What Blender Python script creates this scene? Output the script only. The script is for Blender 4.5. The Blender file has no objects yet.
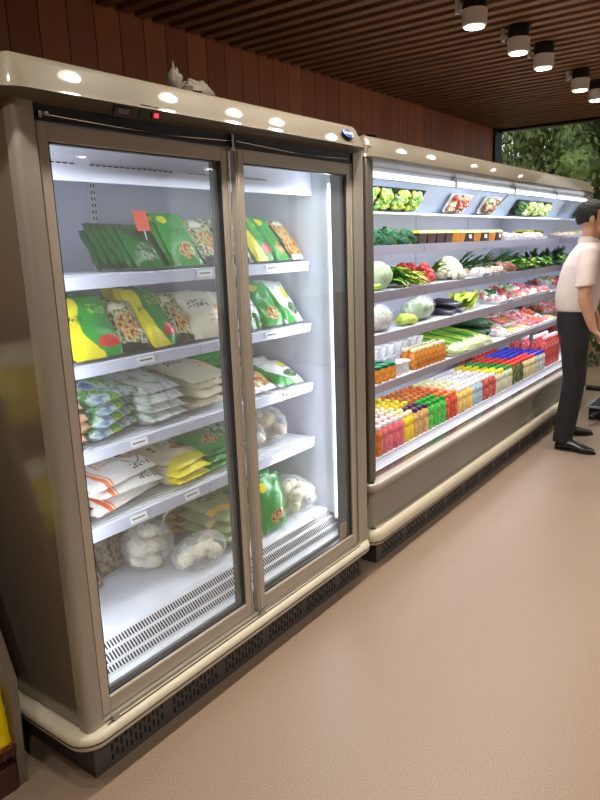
import bpy, math, random
from mathutils import Vector, Matrix, Euler, noise
random.seed(7)
C = bpy.context.scene.collection
PI = math.pi

# ------------------------------------------------------------------ mesh builder
class MB:
    def __init__(s): s.v=[]; s.f=[]; s.m=[]; s.uv={}; s.mi=0
    def add(s, vs, fs, uvs=None):
        b=len(s.v); s.v+= [tuple(p) for p in vs]
        for i,f in enumerate(fs):
            if uvs: s.uv[len(s.f)]=[uvs[k] for k in f]
            s.f.append([b+k for k in f]); s.m.append(s.mi)
        return s
    def box(s,x0,x1,y0,y1,z0,z1):
        return s.add([(x,y,z) for z in (z0,z1) for y in (y0,y1) for x in (x0,x1)],
            [(0,2,3,1),(4,5,7,6),(0,1,5,4),(2,6,7,3),(0,4,6,2),(1,3,7,5)])
    def obox(s,c,size,rot=(0,0,0)):
        M=Matrix.Translation(c)@Euler(rot).to_matrix().to_4x4()
        a,b,d=[q/2 for q in size]
        return s.add([M@Vector((x,y,z)) for z in (-d,d) for y in (-b,b) for x in (-a,a)],
            [(0,2,3,1),(4,5,7,6),(0,1,5,4),(2,6,7,3),(0,4,6,2),(1,3,7,5)])
    def prism(s,prof,x0,x1):          # (y,z) profile swept along x
        n=len(prof)
        vs=[(x0,y,z) for y,z in prof]+[(x1,y,z) for y,z in prof]
        fs=[(i,(i+1)%n,n+(i+1)%n,n+i) for i in range(n)]+[tuple(range(n-1,-1,-1)),tuple(range(n,2*n))]
        return s.add(vs,fs)
    def tube(s,pts,rs,seg=10,cap=True,flat=1.0):
        pts=[Vector(p) for p in pts]
        if not hasattr(rs,'__len__'): rs=[rs]*len(pts)
        vs=[];n=len(pts)
        up=Vector((0,0,1))
        for i,p in enumerate(pts):
            d=(pts[min(i+1,n-1)]-pts[max(i-1,0)]).normalized()
            if i==0:
                u=up if abs(d.z)<.95 else Vector((0,1,0))
                a=d.cross(u).normalized()
            else: a=(a-d*a.dot(d)).normalized()
            b=a.cross(d)
            for k in range(seg):
                t=2*PI*k/seg
                vs.append(p+(a*math.cos(t)+b*math.sin(t)*flat)*rs[i])
        fs=[(i*seg+k,i*seg+(k+1)%seg,(i+1)*seg+(k+1)%seg,(i+1)*seg+k) for i in range(n-1) for k in range(seg)]
        if cap: fs+=[tuple(range(seg-1,-1,-1)),tuple((n-1)*seg+k for k in range(seg))]
        return s.add(vs,fs)
    def lathe(s,prof,c=(0,0,0),seg=14,sx=1,sy=1,cap=True):
        n=len(prof);vs=[]
        for r,z in prof:
            for k in range(seg):
                t=2*PI*k/seg; vs.append((c[0]+r*math.cos(t)*sx,c[1]+r*math.sin(t)*sy,c[2]+z))
        fs=[(i*seg+k,i*seg+(k+1)%seg,(i+1)*seg+(k+1)%seg,(i+1)*seg+k) for i in range(n-1) for k in range(seg)]
        if cap and prof[0][0]>1e-5: fs.append(tuple(range(seg-1,-1,-1)))
        if cap and prof[-1][0]>1e-5: fs.append(tuple((n-1)*seg+k for k in range(seg)))
        return s.add(vs,fs)
    def blob(s,c,r,n1=10,n2=14,amp=0,fr=3,seed=0,sz=(1,1,1),func=None):
        vs=[];c=Vector(c)
        for i in range(n1+1):
            th=PI*i/n1
            for k in range(n2):
                ph=2*PI*k/n2
                d=Vector((math.sin(th)*math.cos(ph),math.sin(th)*math.sin(ph),math.cos(th)))
                q=1+amp*noise.noise(d*fr+Vector((seed,seed*.7,0)))
                if func: q*=func(d,th,ph)
                vs.append(c+Vector((d.x*sz[0],d.y*sz[1],d.z*sz[2]))*r*q)
        fs=[(i*n2+k,(i+1)*n2+k,(i+1)*n2+(k+1)%n2,i*n2+(k+1)%n2) for i in range(n1) for k in range(n2)]
        return s.add(vs,fs)
    def leaf(s,base,d,L,w,curl=.3,up=(0,0,1),n=5,wave=0,seed=0,stem=.3):
        base=Vector(base); d=Vector(d).normalized(); u=Vector(up)
        sd=d.cross(u).normalized(); nn=sd.cross(d)
        vs=[]
        for i in range(n+1):
            t=i/n
            p=base+d*L*t+nn*(curl*L*(t-t*t*1.0))-Vector((0,0,1))*L*curl*t*t
            ww=w*(.18 if t<stem else max(.06,math.sin(PI*min(1,(t-stem)/(1-stem)*.85+.12))))
            o=nn*wave*w*math.sin(i*2.1+seed)
            vs+=[p-sd*ww+o,p-nn*ww*.25,p+sd*ww-o]
        fs=[]
        for i in range(n):
            for j in range(2): fs.append((i*3+j,i*3+j+1,i*3+j+4,i*3+j+3))
        return s.add(vs,fs)
    def mesh(s,name,mats,smooth=True):
        me=bpy.data.meshes.new(name); me.from_pydata(s.v,[],s.f)
        for m in (mats if isinstance(mats,(list,tuple)) else [mats]): me.materials.append(m)
        me.polygons.foreach_set('material_index',s.m)
        if s.uv:
            l=me.uv_layers.new(name='UVMap')
            for p in me.polygons:
                if p.index in s.uv:
                    for k,li in enumerate(p.loop_indices): l.data[li].uv=s.uv[p.index][k]
        if smooth:
            me.polygons.foreach_set('use_smooth',[True]*len(me.polygons))
            try: me.set_sharp_from_angle(angle=math.radians(38))
            except Exception: pass
        me.update()
        return me
    def build(s,name,mats,parent=None,loc=None,rot=None,smooth=True,bevel=0):
        o=bpy.data.objects.new(name,s.mesh(name,mats,smooth)); C.objects.link(o)
        if parent: o.parent=parent
        if loc is not None: o.location=loc
        if rot is not None: o.rotation_euler=rot
        if bevel:
            b=o.modifiers.new('bevel','BEVEL'); b.width=bevel; b.segments=2; b.limit_method='ANGLE'; b.angle_limit=math.radians(40)
        return o

def tag(o,label,cat,group=None,kind=None):
    o['label']=label; o['category']=cat
    if group: o['group']=group
    if kind: o['kind']=kind
    return o
def thing(name,label,cat,loc=(0,0,0),rz=0,group=None):
    o=bpy.data.objects.new(name,None); C.objects.link(o); o.location=loc; o.rotation_euler=(0,0,rz)
    o.empty_display_size=.05
    return tag(o,label,cat,group)
def struct(o): o['kind']='structure'; return o
def inst(name,mesh,loc,rot=(0,0,0),parent=None,scale=None):
    o=bpy.data.objects.new(name,mesh); C.objects.link(o)
    o.location=loc; o.rotation_euler=rot
    if scale: o.scale=scale
    if parent: o.parent=parent
    return o
def copy_tree(o,parent=None):
    c=o.copy(); C.objects.link(c); c.parent=parent
    for ch in o.children: copy_tree(ch,c)
    return c

# ------------------------------------------------------------------ materials
def lin(c): return tuple((x/12.92 if x<=.04045 else ((x+.055)/1.055)**2.4) for x in c)
def rgb(r,g,b): return lin((r/255,g/255,b/255))+(1,)
class NT:
    def __init__(s,name):
        s.m=bpy.data.materials.new(name); s.m.use_nodes=True; s.t=s.m.node_tree; s.n=s.t.nodes; s.b=s.n['Principled BSDF']
    def new(s,t,**k):
        n=s.n.new(t)
        for a,v in k.items(): setattr(n,a,v)
        return n
    def link(s,a,b): s.t.links.new(a,b)
    def math(s,op,a,b=None):
        n=s.new('ShaderNodeMath',operation=op)
        for i,q in enumerate((a,b)):
            if q is None: continue
            if isinstance(q,(int,float)): n.inputs[i].default_value=q
            else: s.link(q,n.inputs[i])
        return n.outputs[0]
    def mix(s,f,a,b):
        n=s.new('ShaderNodeMix',data_type='RGBA')
        for i,q in ((0,f),(6,a),(7,b)):
            if isinstance(q,(int,float,tuple)): n.inputs[i].default_value=q
            else: s.link(q,n.inputs[i])
        return n.outputs[2]
    def noise(s,scale,detail=3,coord='Object',vec=None,stretch=None):
        n=s.new('ShaderNodeTexNoise'); n.inputs['Scale'].default_value=scale; n.inputs['Detail'].default_value=detail
        if vec is None:
            tc=s.new('ShaderNodeTexCoord'); vec=tc.outputs[coord]
        if stretch:
            mp=s.new('ShaderNodeMapping'); mp.inputs['Scale'].default_value=stretch; s.link(vec,mp.inputs[0]); vec=mp.outputs[0]
        s.link(vec,n.inputs['Vector']); return n.outputs['Fac']
    def ramp(s,f,stops):
        r=s.new('ShaderNodeValToRGB'); e=r.color_ramp.elements
        while len(e)<len(stops): e.new(.5)
        for i,(p,c) in enumerate(stops): e[i].position=p; e[i].color=c
        s.link(f,r.inputs[0]); return r.outputs[0]
def mat(name,col,rough=.5,metal=0,var=0,vs=20,bump=0,bs=60,stretch=None,coat=0,trans=0,spec=None,sub=0):
    t=NT(name); b=t.b
    b.inputs['Roughness'].default_value=rough; b.inputs['Metallic'].default_value=metal
    if spec is not None: b.inputs['Specular IOR Level'].default_value=spec
    if coat: b.inputs['Coat Weight'].default_value=coat; b.inputs['Coat Roughness'].default_value=.035
    if trans: b.inputs['Transmission Weight'].default_value=trans
    if sub: b.inputs['Subsurface Weight'].default_value=sub; b.inputs['Subsurface Scale'].default_value=.01
    if var:
        f=t.noise(vs,3,stretch=stretch)
        lo=tuple(max(0,c*(1-var)) for c in col[:3])+(1,); hi=tuple(min(1,c*(1+var)) for c in col[:3])+(1,)
        t.link(t.ramp(f,[(.3,lo),(.7,hi)]),b.inputs['Base Color'])
    else: b.inputs['Base Color'].default_value=col
    if bump:
        f=t.noise(bs,3,stretch=stretch); bn=t.new('ShaderNodeBump'); bn.inputs['Strength'].default_value=bump; bn.inputs['Distance'].default_value=.01
        t.link(f,bn.inputs['Height']); t.link(bn.outputs[0],b.inputs['Normal'])
    return t.m
def emit(name,col,st):
    t=NT(name); t.b.inputs['Base Color'].default_value=(0,0,0,1) if False else col
    t.b.inputs['Emission Color'].default_value=col; t.b.inputs['Emission Strength'].default_value=st; return t.m
def film(name,col,opac=.25,rough=.15,bump=.4,bs=30):
    t=NT(name); t.b.inputs['Base Color'].default_value=col; t.b.inputs['Roughness'].default_value=rough
    t.b.inputs['Alpha'].default_value=opac
    f=t.noise(bs,2); bn=t.new('ShaderNodeBump'); bn.inputs['Strength'].default_value=bump; bn.inputs['Distance'].default_value=.01
    t.link(f,bn.inputs['Height']); t.link(bn.outputs[0],t.b.inputs['Normal'])
    t.link(t.ramp(f,[(.35,(opac*.6,)*3+(1,)),(.7,(min(1,opac*1.7),)*3+(1,))]),t.b.inputs['Alpha'])
    return t.m
def glassmat(name,tint=(1,1,1,1),haze=0.03):
    t=NT(name); t.n.remove(t.b); out=t.n['Material Output']
    tr=t.new('ShaderNodeBsdfTransparent'); tr.inputs[0].default_value=tint
    gl=t.new('ShaderNodeBsdfGlossy'); gl.inputs['Roughness'].default_value=.02
    lw=t.new('ShaderNodeLayerWeight'); lw.inputs['Blend'].default_value=.5
    fr=t.math('ADD',t.math('MULTIPLY',t.math('POWER',lw.outputs['Facing'],5),.9),.045)
    mx=t.new('ShaderNodeMixShader'); t.link(fr,mx.inputs[0]); t.link(tr.outputs[0],mx.inputs[1]); t.link(gl.outputs[0],mx.inputs[2])
    df=t.new('ShaderNodeBsdfDiffuse'); df.inputs[0].default_value=(.8,.82,.85,1)  # pale diffuse layer painting in the milky reflection on the glass
    m2=t.new('ShaderNodeMixShader'); t.link(mx.outputs[0],m2.inputs[1]); t.link(df.outputs[0],m2.inputs[2])
    f=t.noise(2.2,4,stretch=(1,1,.35)); t.link(t.math('MULTIPLY',f,haze*2),m2.inputs[0])
    t.link(m2.outputs[0],out.inputs[0]); return t.m
def design(name,base,layers,rough=.28):
    """printed plastic film; layers: ('band',angle,lo,hi,col,wave) ('oval',cx,cy,rx,ry,col or 'food') in UV"""
    t=NT(name); t.b.inputs['Roughness'].default_value=rough
    tc=t.new('ShaderNodeTexCoord'); sep=t.new('ShaderNodeSeparateXYZ'); t.link(tc.outputs['UV'],sep.inputs[0]); U,V=sep.outputs[0],sep.outputs[1]
    nz=t.noise(9,3,vec=tc.outputs['UV'])
    foodf=t.noise(11,3,vec=tc.outputs['UV'])
    def colour(c):
        if c=='food': return t.ramp(foodf,[(.34,rgb(60,40,20)),(.45,rgb(190,70,30)),(.52,rgb(235,200,110)),(.6,rgb(90,130,40)),(.68,rgb(245,235,200))])
        if c=='clear': return t.ramp(foodf,[(.36,rgb(40,55,30)),(.48,rgb(150,150,70)),(.56,rgb(220,215,190)),(.68,rgb(90,110,80))])
        if c=='greens': return t.ramp(foodf,[(.36,rgb(30,60,35)),(.5,rgb(80,120,70)),(.64,rgb(150,180,140))])
        return c
    cur=colour(base)
    for L in layers:
        if L[0]=='band':
            _,a,lo,hi,c,w=L
            q=t.math('ADD',t.math('MULTIPLY',U,math.cos(a)),t.math('MULTIPLY',V,math.sin(a)))
            p=t.math('ADD',t.math('MULTIPLY',U,-math.sin(a)),t.math('MULTIPLY',V,math.cos(a)))
            q=t.math('ADD',q,t.math('MULTIPLY',t.math('SINE',t.math('MULTIPLY',p,5.0)),w))
            f=t.math('MULTIPLY',t.math('GREATER_THAN',q,lo),t.math('LESS_THAN',q,hi))
        elif L[0]=='oval':
            _,cx,cy,rx,ry,c=L
            q=t.math('ADD',t.math('POWER',t.math('ABSOLUTE',t.math('DIVIDE',t.math('SUBTRACT',U,cx),rx)),2),t.math('POWER',t.math('ABSOLUTE',t.math('DIVIDE',t.math('SUBTRACT',V,cy),ry)),2))
            f=t.math('LESS_THAN',t.math('ADD',q,t.math('MULTIPLY',nz,.3)),1.15)
        elif L[0]=='marks':   # short brush strokes, illegible in the photo
            _,cx,cy,w,h,n,c=L
            uu=t.math('DIVIDE',t.math('SUBTRACT',U,cx-w/2),w/n)
            fr=t.math('FRACT',uu)
            n2=t.noise(4.5*n/w/3,2,vec=tc.outputs['UV'])
            f=t.math('MULTIPLY',t.math('GREATER_THAN',n2,.5),t.math('GREATER_THAN',fr,.2))
            f=t.math('MULTIPLY',f,t.math('MULTIPLY',t.math('GREATER_THAN',uu,0),t.math('LESS_THAN',uu,n)))
            f=t.math('MULTIPLY',f,t.math('LESS_THAN',t.math('ABSOLUTE',t.math('SUBTRACT',V,cy)),h/2))
        cur=t.mix(f,cur,colour(c))
    t.link(cur,t.b.inputs['Base Color'])
    bf=t.noise(14,2); bn=t.new('ShaderNodeBump'); bn.inputs['Strength'].default_value=.6; bn.inputs['Distance'].default_value=.012
    t.link(bf,bn.inputs['Height']); t.link(bn.outputs[0],t.b.inputs['Normal'])
    return t.m

M={}
M['metal']=mat('champagne_metal',rgb(166,158,146),.35,.25,.05,3,stretch=(1,1,1))
M['canopy']=mat('canopy_paint',rgb(92,84,70),.5,.0,.03,3,coat=.4,spec=.1)
M['bumper']=mat('bumper_plastic',rgb(204,194,172),.35,0,.06,6,coat=.2)
M['door']=mat('door_frame_metal',rgb(186,176,162),.36,.2,.04,8)
M['side']=mat('side_panel_metal',rgb(124,112,98),.14,.1,.05,2,coat=.5)
M['grey_panel']=mat('grey_panel',rgb(146,140,132),.28,.1,.04,3)
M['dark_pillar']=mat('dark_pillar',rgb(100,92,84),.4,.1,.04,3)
M['black']=mat('black_plastic',rgb(26,25,25),.45,0)
M['gasket']=mat('black_gasket',rgb(46,46,50),.4)
M['kick']=mat('kick_metal',rgb(70,66,66),.45,.05,.08,8)
M['slot']=mat('slot_dark',rgb(16,15,15),.8)
M['white']=mat('white_enamel',rgb(232,234,240),.35,0,.02,4)
M['bluewhite']=mat('case_white',rgb(222,225,238),.4,0,.03,3)
M['rail']=mat('price_rail_plastic',rgb(214,218,236),.25,0,.02,4)
M['railgrey']=mat('price_rail_grey',rgb(184,180,196),.3,.3,.03,4)
M['tagwhite']=mat('tag_white',rgb(245,245,245),.4)
M['ink']=mat('ink_dark',rgb(30,30,32),.6)
M['glass']=glassmat('door_glass',(.96,.98,.975,1),.06)
M['winglass']=glassmat('window_glass',(.9,.93,.9,1),.01)
M['led']=emit('led_tube',(.9,.94,1,1),2.2)
M['ledv']=emit('led_strip',(.86,.93,1,1),3.5)
M['lampface']=emit('lamp_face',(1,.92,.80,1),24)
M['chrome']=mat('chrome',rgb(200,200,200),.15,1)
M['lampwhite']=mat('lamp_white',rgb(236,232,226),.45)
M['bottomwhite']=mat('frost_panel',rgb(225,228,236),.5,0,.08,10,bump=.3,bs=30)

# floor
t=NT('floor_epoxy'); b=t.b; b.inputs['Roughness'].default_value=.42
f1=t.noise(260,3); f2=t.noise(.9,4); f3=t.noise(420,2)
c=t.ramp(f1,[(.3,rgb(116,98,83)),(.5,rgb(145,124,106)),(.7,rgb(168,147,126))])
c=t.mix(t.math('MULTIPLY',f2,.35),c,rgb(138,118,103))
c=t.mix(t.math('MULTIPLY',t.math('GREATER_THAN',f3,.7),.5),c,rgb(110,88,72))
t.link(c,b.inputs['Base Color']); M['floor']=t.m
# wood planks on wall
t=NT('wood_wall'); b=t.b; b.inputs['Roughness'].default_value=.45
tc=t.new('ShaderNodeTexCoord'); sep=t.new('ShaderNodeSeparateXYZ'); t.link(tc.outputs['Object'],sep.inputs[0])
u=t.math('DIVIDE',sep.outputs[0],.14); cell=t.math('FLOOR',u); fr=t.math('FRACT',u)
wn=t.new('ShaderNodeTexWhiteNoise',noise_dimensions='1D'); t.link(cell,wn.inputs['W'])
g=t.noise(6,4,stretch=(9,1,.6))
c=t.mix(t.math('ADD',t.math('MULTIPLY',wn.outputs['Value'],.55),t.math('MULTIPLY',g,.4)),rgb(156,86,52),rgb(212,130,80))
c=t.mix(t.math('LESS_THAN',fr,.04),c,rgb(45,22,14))
t.link(c,b.inputs['Base Color']); M['woodwall']=t.m
M['slat']=mat('slat_wood',rgb(134,94,64),.55,0,.18,5,stretch=(6,.6,6))
M['slatback']=mat('ceiling_void',rgb(44,31,24),.9)
M['palewall']=mat('pale_bounce_wall',rgb(186,182,176),.7,0,.1,2)  # unseen walls, coloured pale to bounce light into the room

# ------------------------------------------------------------------ camera
cam=bpy.data.cameras.new('camera'); co=bpy.data.objects.new('camera',cam); C.objects.link(co)
R_=Vector((0.5888468819,-0.8075059553,-0.0345468061)); U_=Vector((0.2001933137,0.1043064940,0.9741882736)); F_=Vector((0.7830593764,0.5805637669,-0.2230778467))
mw=Matrix((R_,U_,-F_)).transposed().to_4x4(); mw.translation=(0,0,1.5); co.matrix_world=mw
cam.sensor_fit='VERTICAL'; cam.sensor_height=24; cam.sensor_width=18; cam.lens=675/800*24; cam.clip_start=.02
bpy.context.scene.camera=co

# ------------------------------------------------------------------ the room
XW=7.0; YB=2.6; ZC=2.55; YF=-4.5; XL=-2.8
mb=MB().box(XL,XW,YF,YB,-.1,0); struct(mb.build('floor',M['floor'],smooth=False))
mb=MB(); mb.box(XL,XW+.1,YF,YB+.1,ZC+.07,ZC+.12); mb.mi=1
x=XL+.06
while x<XW-.06:
    mb.box(x,x+.052,YF,YB,ZC,ZC+.06); x+=.108
struct(mb.build('ceiling',[M['slatback'],M['slat']],smooth=False))
struct(MB().box(XL,6.86,YB,YB+.1,0,ZC+.07).build('wall_back',M['woodwall'],smooth=False))
struct(MB().box(XL,XW,YF-.1,YF,0,ZC+.07).build('wall_front',M['palewall'],smooth=False))
struct(MB().box(XL-.1,XL,YF,YB,0,ZC+.07).build('wall_left',M['palewall'],smooth=False))
# far wall is glazed
mb=MB(); mb.box(6.87,7.06,YB-.02,YB+.1,0,ZC+.07)
for y in (.2,-2.2,-4.46): mb.box(6.96,7.06,y-.03,y+.03,0,ZC)
mb.box(6.96,7.06,YF,YB-.02,ZC-.02,ZC+.06); mb.box(6.96,7.06,YF,YB-.02,.0,.03)
wf=struct(mb.build('window_1',M['black'],smooth=False))
p=MB().box(7.0,7.012,YF,YB-.02,.03,ZC-.02).build('pane',M['winglass'],wf,smooth=False)

# outside ground, shrubs, trees
mb=MB().box(7.06,22,-9,12,-.12,-.02)
struct(mb.build('ground',mat('paving_brown',rgb(150,112,84),.8,0,.12,3),smooth=False))
leafm=[]
for i,cc in enumerate(((66,84,38),(84,100,44),(52,72,34),(98,112,58))):
    leafm.append(mat('leaf_green_%s'%'abcd'[i],rgb(*cc),.6,0,.35,4))
bark=mat('bark',rgb(78,62,48),.9,0,.3,12,bump=.5)
def tree(x,y,h,r,label,mi,seed):
    rnd=random.Random(seed)
    t=thing('tree',label,'tree',(x,y,-.02),0,None)
    mb=MB(); mb.tube([(0,0,0),(.05,.03,h*.3),(0,-.05,h*.6),(.05,0,h*.85)],[.14,.11,.08,.03],8)
    for k in range(6):
        a=rnd.uniform(0,6.28); z=h*rnd.uniform(.35,.6)
        mb.tube([(0,0,z),(math.cos(a)*r*.35,math.sin(a)*r*.35,z+.4),(math.cos(a)*r*.7,math.sin(a)*r*.7,z+.7)],[.05,.035,.015],6)
    mb.build('trunk',bark,t)
    mb=MB()
    cl=[]
    for k in range(38):
        a=rnd.uniform(0,6.28); q=rnd.uniform(.05,.85)*r; z=h*rnd.uniform(.2,1)
        cl.append((math.cos(a)*q*.9,math.sin(a)*q*.9,z,r*rnd.uniform(.25,.42)))
    for q in cl:
        mb.mi=0; mb.blob(q[:3],q[3]*.5,8,10,amp=.5,fr=3,seed=k+q[0])
    for k in range(20000):
        cx,cy,cz,cr=cl[rnd.randrange(len(cl))]
        d=Vector((rnd.gauss(0,1),rnd.gauss(0,1),rnd.gauss(0,1))).normalized()*cr*rnd.uniform(.55,1.1)
        pnt=Vector((cx,cy,cz))+Vector((d.x,d.y,d.z*.75))
        s=rnd.uniform(.04,.08); e=Euler((rnd.uniform(0,6),rnd.uniform(0,6),rnd.uniform(0,6))).to_matrix()
        mb.mi=0 if rnd.random()<.6 else 1
        mb.add([pnt+e@Vector(q)*s for q in ((-1,0,0),(0,-.45,.1),(1,0,0),(0,.45,.1))],[(0,1,2,3)])
    mb.build('crown',[leafm[mi],leafm[(mi+1)%4]],t,smooth=False)
tree(12.3,6.4,5.0,1.7,'bushy tree outside the window, seen just right of the wooden wall end',0,1)
tree(12.4,2.9,5.1,1.75,'light green tree outside the window above the far end of the open case',1,2)
tree(12.3,-.7,4.9,1.75,'leafy tree outside the window behind the standing man',2,3)
tree(17.5,8.2,7.2,2.6,'tall dark tree at the back, left of the others outside',2,4)
tree(17.6,2.9,7.5,2.6,'tall tree at the back between the nearer ones outside',3,5)
tree(17.5,-2.4,7.2,2.6,'tree at the far right outside, beyond the window',0,6)
def shrub(x,y,r,label,mi,seed):
    rnd=random.Random(seed); mb=MB()
    for k in range(2600):
        d=Vector((rnd.gauss(0,1),rnd.gauss(0,1),abs(rnd.gauss(0,1)))).normalized()*r*rnd.uniform(.7,1.05)
        s=rnd.uniform(.04,.08); e=Euler((rnd.uniform(0,6),rnd.uniform(0,6),rnd.uniform(0,6))).to_matrix()
        mb.add([Vector((d.x,d.y,d.z*1.1))+e@Vector(q)*s for q in ((-1,0,0),(0,-.45,.1),(1,0,0),(0,.45,.1))],[(0,1,2,3)])
    tag(mb.build('shrub',leafm[mi],loc=(x,y,-.02),smooth=False),label,'shrub')
shrub(9.2,2.5,1.0,'round green shrub outside behind the open case end',1,11)
shrub(9.3,.1,1.1,'round shrub outside, showing behind the man at head height',3,12)

# ------------------------------------------------------------------ ceiling lamps
lampproto=None
bright=emit
def lamp(x,y,label,group=None,w=1):
    global lampproto
    if lampproto is None:
        t=thing('ceiling_lamp',label,'ceiling lamp',(x,y,ZC),0,group)
        MB().lathe([(.054,-.062),(.054,0)],seg=24).build('mount',M['black'],t)
        s=MB().lathe([(.046,-.13),(.054,-.126),(.057,-.062),(.05,-.058)],seg=24).build('lamp_shade',M['lampwhite'],t)
        MB().lathe([(0,-.133),(.042,-.133),(.0445,-.129),(0,-.1285)],seg=24).build('lens',M['lampface'],s)
        MB().box(-.014,.014,.076,.088,-.06,0).box(-.006,.006,.05,.077,-.05,-.035).build('bracket',M['lampwhite'],t)
        lampproto=t; o=t
    else:
        o=copy_tree(lampproto); o.location=(x,y,ZC); o['label']=label
        if group: o['group']=group
    L=bpy.data.lights.new('lamp_light','SPOT'); L.energy=LAMP_W*w; L.color=(1,.91,.80); L.spot_size=math.radians(138); L.spot_blend=.9; L.shadow_soft_size=.028
    lo=bpy.data.objects.new('lamp_light',L); C.objects.link(lo); lo.location=(x,y,ZC-.15)
LAMP_W=31
for x,l in ((3.14,'ceiling spot lamp cut by the top edge, leftmost of those fully seen'),(3.72,'second ceiling spot lamp from the left, white with black mount'),
            (4.14,'third ceiling spot lamp from the left, close beside the second'),(4.92,'fourth ceiling spot lamp from the left'),(5.36,'ceiling spot lamp at the right edge of the photo')):
    lamp(x,1.29,l)
lamp(2.60,1.30,'ceiling spot lamp of which only a glow shows at the top edge')
for x in (2.28,1.88,1.43,.75,.15,6.1): lamp(x,1.29,'ceiling spot lamp further along the row, out of view',group='ceiling lamps of the row out of view')
for x in (-.6,1.0,2.6,4.4,6.2):
    for y in (-.6,-2.8): lamp(x,y,'added ceiling spot lamp in the rows behind, out of view',group='added ceiling lamps of the rows behind',w=2.7)  # unseen extra lamps, strengthened to light the upright case fronts

# ------------------------------------------------------------------ case shell helper
def rounded_u(x0,x1,yf,yb,r,n=6):
    """plan outline: back-left -> front-left (rounded) -> front-right (rounded) -> back-right"""
    pts=[(x0,yb)]
    for k in range(n+1):
        a=PI+PI/2*k/n; pts.append((x0+r+r*math.cos(a),yf+r+r*math.sin(a)))
    for k in range(n+1):
        a=1.5*PI+PI/2*k/n; pts.append((x1-r+r*math.cos(a),yf+r+r*math.sin(a)))
    pts.append((x1,yb)); return pts
def sweep(mb,plan,prof):
    """sweep (inset,z) profile round a plan outline, inset measured to the inside"""
    n=len(plan); m=len(prof); vs=[]
    P=[Vector((a,b,0)) for a,b in plan]
    for i,p in enumerate(P):
        d0=(p-P[i-1]).normalized() if i>0 else (P[1]-P[0]).normalized()
        d1=(P[i+1]-p).normalized() if i<n-1 else d0
        d=(d0+d1).normalized(); k=1/max(.5,d.dot(d1))
        nrm=Vector((-d.y,d.x,0))
        for ins,z in prof: vs.append(p+nrm*ins*k+Vector((0,0,z)))
    fs=[(i*m+j,(i+1)*m+j,(i+1)*m+(j+1)%m,i*m+(j+1)%m) for i in range(n-1) for j in range(m)]
    fs+=[tuple(range(m)),tuple((n-1)*m+j for j in range(m-1,-1,-1))]
    mb.add(vs,fs)
def round_prof(w,z0,z1,r,n=4):
    """profile of a rounded moulding: inset 0..w"""
    pts=[(w,z0)]
    for k in range(n+1):
        a=-PI/2*k/n - 0; pts.append((r-r*math.sin(-a) if False else r-r*math.sin(PI/2*k/n), z0+r-r*math.cos(PI/2*k/n)))
    for k in range(n+1):
        pts.append((r-r*math.cos(PI/2*k/n), z1-r+r*math.sin(PI/2*k/n)))
    pts.append((w,z1)); return pts

# ================================================================== LEFT CASE (glass doors)
LC=thing('display_refrigerator','tall two-door glass display refrigerator with metal canopy, nearest the camera','refrigerator',(0,0,0))
X0,X1=.955,2.50; YF1=1.53; YK=2.44
# shell
MB().box(X0,X0+.045,YF1,YK,.17,1.90).build('side_panel',M['side'],LC,bevel=.006)
MB().box(X1-.08,X1,YF1,YK,.17,1.90).build('side_panel',M['side'],LC,bevel=.006)
MB().box(X0+.046,X1-.081,2.25,YK,.17,1.90).build('back_panel',M['bluewhite'],LC,smooth=False)
mb=MB().box(X0+.045,X0+.05,YF1+.03,2.25,.3,1.86).box(X1-.085,X1-.08,YF1+.03,2.25,.3,1.86).box(X0+.05,X1-.085,1.66,2.25,1.80,1.90)
mb.build('inner_lining',M['bluewhite'],LC,smooth=False)
# corner posts
mb=MB()
def post(mb,x0,x1,y0,y1,z0,z1,r=.018,left=True):
    pts=[]
    if left:
        pts=[(x0,y1)]+[(x0+r-r*math.cos(PI/2*k/5),y0+r-r*math.sin(PI/2*k/5)) for k in range(6)]+[(x1,y0),(x1,y1)]
    else:
        pts=[(x0,y1),(x0,y0)]+[(x1-r+r*math.sin(PI/2*k/5),y0+r-r*math.cos(PI/2*k/5)) for k in range(6)]+[(x1,y1)]
    n=len(pts); vs=[(a,b,z) for z in (z0,z1) for a,b in pts]
    fs=[(i,(i+1)%n,n+(i+1)%n,n+i) for i in range(n)]+[tuple(range(n-1,-1,-1)),tuple(range(n,2*n))]
    mb.add(vs,fs)
post(mb,X0-.004,1.002,1.488,YF1,.172,1.87)
mb.build('corner_post',M['metal'],LC)
mb=MB(); post(mb,2.418,X1+.004,1.488,YF1,.172,1.87,left=False); mb.build('corner_post',M['metal'],LC)
# threshold and tracks
mb=MB().box(1.002,2.418,1.488,1.545,.172,.183); mb.build('door_track',M['metal'],LC)
mb=MB().box(1.002,2.418,1.495,1.55,1.812,1.85).box(1.002,2.418,1.485,1.495,1.808,1.812); mb.build('door_track',M['black'],LC)
mb=MB()
mb.tube([(1.02,1.493,1.826),(1.4,1.492,1.816),(1.69,1.493,1.828)],.0022,6); mb.tube([(1.72,1.493,1.83),(2.1,1.492,1.817),(2.38,1.493,1.826)],.0022,6)
mb.build('door_wire',M['chrome'],LC)
MB().box(1.69,1.70,1.482,1.495,1.80,1.845).box(1.684,1.706,1.483,1.493,1.797,1.806).build('track_bracket',M['chrome'],LC)
for q in ((1.012,1.022,1.484,1.494,1.815,1.83),(1.028,1.04,1.484,1.494,1.82,1.83),(1.70,1.73,1.475,1.488,.176,.188),(1.03,1.05,1.474,1.488,.175,.186)): MB().box(*q).build('door_stop',M['chrome'],LC)
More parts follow.
